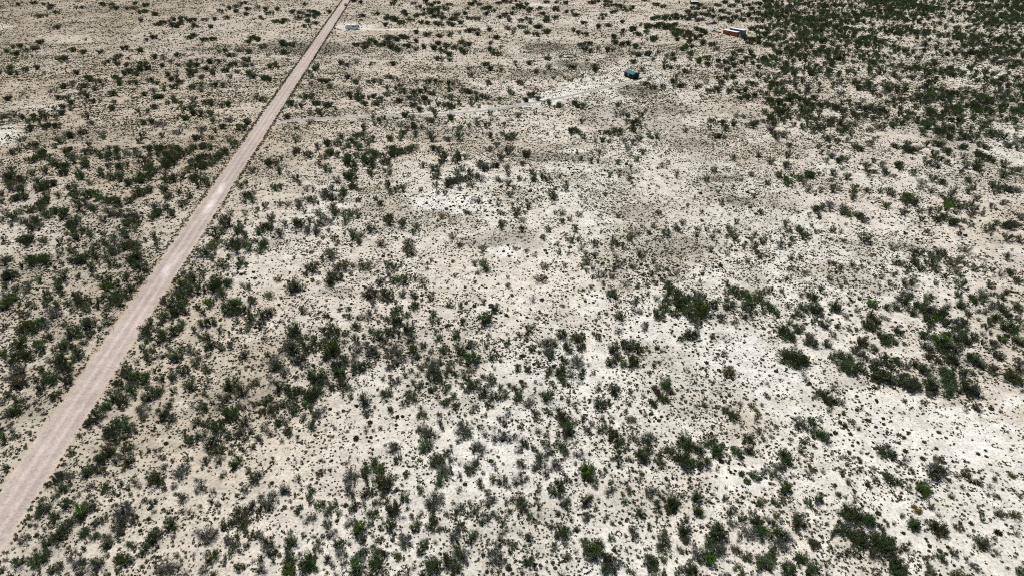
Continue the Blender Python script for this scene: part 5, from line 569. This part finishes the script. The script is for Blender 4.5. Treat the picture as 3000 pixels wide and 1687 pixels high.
MB().box(hl + 0.002, hl + 0.05, -hw, hw, 0.1, 0.9).build("end_skirt", "dark_red_board", r)
for x in (-hl + 0.3, 0, hl - 0.3):
    for y in (-hw + 0.2, hw - 0.2): MB().box(x - 0.2, x + 0.2, y - 0.2, y + 0.2, -0.05, 0.12).build("block", "grey_board", r)
q = G(1873, 232.6); r = thing("shed_shadow_boards", q, 0.4, "low dark boards standing in for the shadow beside the teal-roofed shed", "pile")  # made-up boards, added in place of the shed's shadow
for k in range(9): MB().box(-1.3 + 0.1 * (k % 3), 1.2 - 0.12 * (k % 4), -0.55 + 0.13 * k, -0.43 + 0.13 * k, 0.0, 0.16 + 0.1 * ((k * 7) % 4)).build("board", "grey_board", r)
# long steel storage boxes
def container(p0, p1, wd_, hgt, side, name_, label, panels=None):
    d = heading(p0, p1); n_ = (-math.sin(d), math.cos(d)); L = math.hypot(p1[0] - p0[0], p1[1] - p0[1]); m_ = mid(p0, p1)
    if n_[1] < 0: n_ = (-n_[0], -n_[1])
    r = thing(name_, (m_[0] + n_[0] * wd_ / 2, m_[1] + n_[1] * wd_ / 2), d, label, "container"); h = L / 2; hw = wd_ / 2
    MB().box(-h, h, -hw, hw, 0.15, hgt).build("shell", side, r)
    k = 0
    for x in np.arange(-h + 0.25, h - 0.2, 0.5):
        mt = side if panels is None else (panels if x < -h + L * 0.36 else side)
        for y in (-1, 1): MB().box(x, x + 0.27, *sorted((y * hw, y * (hw + 0.04))), 0.3, hgt - 0.12).build("wall_rib", mt, r)
    MB().box(-h - 0.12, h + 0.12, -hw - 0.14, hw + 0.14, hgt, hgt + 0.16, 0.03, 0.03).build("roof", "white_roof", r)
    for s_ in (-1, 1):
        for y in (-0.5, 0.5): dd = MB().box(*sorted((s_ * h, s_ * (h + 0.05))), y * hw * 2 - (hw - 0.08 if y > 0 else 0.04), y * hw * 2 + (0.04 if y < 0 else 0) + (hw - 0.08 if y < 0 else 0) - (0.04 if y > 0 else 0), 0.25, hgt - 0.1).build("door", side, r); MB().cyl((s_ * (h + 0.09), y * hw * 0.5, hgt / 2), 'z', 0.03, hgt * 0.8, 6).build("lock_bar", "steel", dd)
    for x in (-h + 0.2, h - 0.2):
        for y in (-hw + 0.1, hw - 0.1): MB().box(x - 0.12, x + 0.12, y - 0.1, y + 0.1, 0, 0.15).build("foot", "grey_board", r)
    return r
def base_from_top(px0, py0, px1, py1, hgt):
    (x0, y0), (x1, y1) = ground(px0, py0, hgt), ground(px1, py1, hgt); return (float(x0), float(y0)), (float(x1), float(y1))
p0, p1 = base_from_top(2119.5, 88.5, 2159, 96.0, 2.6); container(p0, p1, 2.5, 2.6, "orange_steel", "storage_container", "rusty orange storage container with white roof, nearer of the two")
p0, p1 = base_from_top(2139, 83.0, 2179, 90.5, 2.8); container(p0, p1, 2.5, 2.8, "blue_steel", "storage_container", "blue and teal storage container with white roof, behind the orange one", "teal_steel")
# cars
def car(loc, rz, paint, label, tall=False, cat="car", name_="car", z=0.0, bed=False):
    r = thing(name_, loc, rz, label, cat, z=z); H = 1.0 if not tall else 1.12; T = 1.46 if not tall else 1.82; L = 2.3 if not bed else 2.7; hw = 0.9
    MB().prism([(-L, 0.42), (-L + .03, 0.85), (-L + .2, H - 0.02), (L - 1.25, H), (L - 0.2, H - 0.18), (L, 0.7), (L - .03, 0.36), (-L + .1, 0.34)], -hw, hw, [.04, 0, .06, .06, .1, .06, .04, .02]).build("body", paint, r, 0.03)
    c0 = -L + (0.25 if tall else 0.75) if not bed else -0.55
    cab = [(c0, H - .03), (c0 + (.18 if tall else .55), T), (L - 2.15, T + .01), (L - 1.25, H - .03)]
    MB().prism(cab, -hw + .05, hw - .05, [0, .16, .16, 0]).build("cabin", paint, r, 0.02)
    for s_ in (-1, 1):
        y0, y1 = s_ * (hw - .065), s_ * (hw - .185)
        g = lambda x, z_: (x, s_ * (hw - .05 - .16 * (z_ - H) / (T - H) + 0.012), z_)
        xm = (c0 + L - 1.6) / 2; za, zb = H + .03, T - .08
        MB().quad(g(c0 + .30, za), g(xm - .04, za), g(xm - .04, zb), g(c0 + .56 if not tall else c0 + .35, zb)).build("window", "dark_glass", r)
        MB().quad(g(xm + .04, za), g(L - 1.50, za), g(L - 2.16, zb), g(xm + .04, zb)).build("window", "dark_glass", r)
        MB().box(L - .12, L + .005, *sorted((s_ * .45, s_ * .78)), .62, .76).build("headlight", "white_lamp", r); MB().box(-L - .005, -L + .1, *sorted((s_ * .5, s_ * .82)), .68, .84).build("tail_light", "red_lamp", r)
        MB().box(L - 1.65, L - 1.5, *sorted((s_ * (hw - .02), s_ * (hw + .14))), H, H + .13).build("mirror", "black_plastic", r)
        for x in (-L + .85, L - .85): wheel(r, x, s_ * (hw - .1), .33, .22)
    MB().quad((L - 1.27, -hw + .14, H + .02), (L - 1.27, hw - .14, H + .02), (L - 2.12, hw - .25, T - .03), (L - 2.12, -hw + .25, T - .03)).build("windscreen", "dark_glass", r)
    e = .17 if tall else .53
    MB().quad((c0 + .0, hw - .14, H + .05), (c0 + .0, -hw + .14, H + .05), (c0 + e - .04, -hw + .25, T - .05), (c0 + e - .04, hw - .25, T - .05)).build("rear_window", "dark_glass", r)
    if bed:
        for s_ in (-1, 1): MB().box(-L + .1, c0 - .05, *sorted((s_ * (hw - .1), s_ * (hw - .01))), H - .1, H + .12).build("bed_side", paint, r)
        MB().box(-L + .04, -L + .12, -hw + .05, hw - .05, H - .15, H + .12).build("tailgate", paint, r)
    return r
xr = G(1012.5, 18.5); so = road_off(*xr); car((xr[0] + RN[0] * 0.0, xr[1]), math.atan2(-RU[1], -RU[0]), "dark_paint", "dark car driving on the dirt road near the top of the photo", True, z=0.09)
a, b = G(2083.5, 95.0), G(2104, 96.2); car(mid(a, b), heading(a, b), "light_blue_paint", "pale blue car parked left of the orange container")
a = G(2108, 98.2); r = thing("tarp_covered_stack", a, 0.25, "small faded red covered stack between the pale blue car and orange container", "stack")
MB().box(-1.0, 1.0, -0.6, 0.6, 0, 0.9, 0.12, 0.1).build("tarp", "faded_red", r, 0.08); MB().box(-1.12, 1.12, -0.7, 0.7, 0.0, 0.12).build("pallet", "grey_board", r)
a, b = G(2086, 72.4), G(2096.5, 71.2); car(mid(a, b), heading(a, b), "navy_paint", "dark navy pickup parked among bushes behind the containers", True, "pickup", "pickup_truck", bed=True)
a, b = G(2066.5, 73.2), G(2083, 72.2); r = thing("flat_trailer", mid(a, b), heading(a, b), "low dark flatbed trailer with grey load behind the navy pickup", "trailer")
MB().box(-2.3, 2.3, -1.0, 1.0, 0.55, 0.70).build("deck", "black_deck_shaded_wall", r, 0.02); MB().box(2.3, 3.4, -0.06, 0.06, 0.52, 0.62).build("drawbar", "steel", r); MB().box(0.3, 2.1, -0.8, 0.8, 0.70, 1.35, 0.25, 0.2).build("load", "grey_tarp", r, 0.1)
for x in (-0.5, 0.45):
    for y in (-0.9, 0.9): wheel(r, x, y, 0.32, 0.2)
# cabin with a white roof, cut by the top of the picture
a, b = G(2024.5, 14.2), G(2037.5, 14.2); r = thing("cabin", (mid(a, b)[0], a[1] + 1.9), 0.0, "small cabin with shade-darkened walls and bright white roof at the top edge of the photo", "cabin"); hx_ = (b[0] - a[0]) / 2
MB().box(-hx_, hx_, -1.9, 1.9, 0, 2.1).build("wall", "black_deck_shaded_wall", r)  # walls, gables and porch wall: shade put into the near-black colour
i_ = MB(); 
for s_ in (-1, 1):
    i = len(i_.v); i_.v += [(-hx_ - .2, 0, 3.9), (hx_ + .2, 0, 3.9), (hx_ + .2, s_ * 2.15, 2.0), (-hx_ - .2, s_ * 2.15, 2.0), (-hx_ - .2, 0, 3.98), (hx_ + .2, 0, 3.98), (hx_ + .2, s_ * 2.15, 2.08), (-hx_ - .2, s_ * 2.15, 2.08)]
    i_.f += [(i, i + 1, i + 2, i + 3), (i + 4, i + 5, i + 6, i + 7), (i + 2, i + 3, i + 7, i + 6), (i + 1, i + 2, i + 6, i + 5), (i, i + 3, i + 7, i + 4)]
i_.build("roof", "white_roof", r)
for s_ in (-1, 1): MB().quad((s_ * hx_ * .998, -1.88, 2.1), (s_ * hx_ * .998, 1.88, 2.1), (s_ * hx_ * .998, 0, 3.78)).build("gable", "black_deck_shaded_wall", r)
w1_ = MB().box(-0.2, 0.5, -1.94, -1.9, 0.9, 1.6).build("window", "grey_board", r); MB().box(-0.14, 0.44, -1.96, -1.941, 0.96, 1.54).build("pane", "dark_glass", w1_)
dr = MB().box(-1.2, -0.5, -1.94, -1.9, 0.05, 1.95).build("door", "grey_board", r); MB().box(-0.6, -0.55, -1.98, -1.941, 1.0, 1.08).build("handle", "steel", dr)
pr_ = MB().box(hx_ + .1, hx_ + 2.3, -1.9, 1.0, 2.1, 2.2).build("porch_roof", "white_roof", r); MB().box(hx_ + .01, hx_ + 2.1, -1.4, 0.9, 0, 2.09).build("porch_wall", "black_deck_shaded_wall", r)
for x in (hx_ + 0.2, hx_ + 2.2): MB().box(x - .05, x + .05, -1.85, -1.75, 0, 2.1).build("porch_post", "grey_board", r)
a = G(1989.5, 10.6); r = thing("water_drum", a, 0, "black drum standing alone on pale soil left of the white-roofed cabin", "drum")
MB().cyl((0, 0, 0.75), 'z', 0.65, 1.5, 24).build("barrel", "black_plastic", r, 0.02); MB().cyl((0, 0, 1.58), 'z', 0.3, 0.14, 16).build("lid", "black_plastic", r)
for z_ in (0.4, 1.1): MB().cyl((0, 0, z_), 'z', 0.68, 0.06, 24).build("hoop", "black_plastic", r)
# fence posts left of the road, and a lone one
for k, (u_, v_, lean, lab) in enumerate(((405, 868, .10, "thin steel fence post left of the road, farthest of four"), (334.5, 966, .06, "thin steel fence post left of the road, second farthest of four"), (247.5, 1088, .12, "thin steel fence post left of the road, second nearest of four"), (147.5, 1226, .14, "thin steel fence post left of the road, nearest of four"), (2741, 838, -.2, "lone leaning post among bushes at the right side of the photo"))):
    r = thing("fence_post", G(u_, v_), 0.3, lab, "post", "steel fence posts" if k < 4 else None); r.rotation_euler = (0.05, -lean, 0.3)
    MB().box(-.025, .025, -.018, .018, -.2, 1.25).build("shaft", "rusty_post", r); MB().box(-.018, .018, .018, .05, .2, 1.22).build("stud_web", "rusty_post", r); MB().box(-.06, .06, -.025, -.019, -.15, .05).build("anchor_plate", "rusty_post", r)
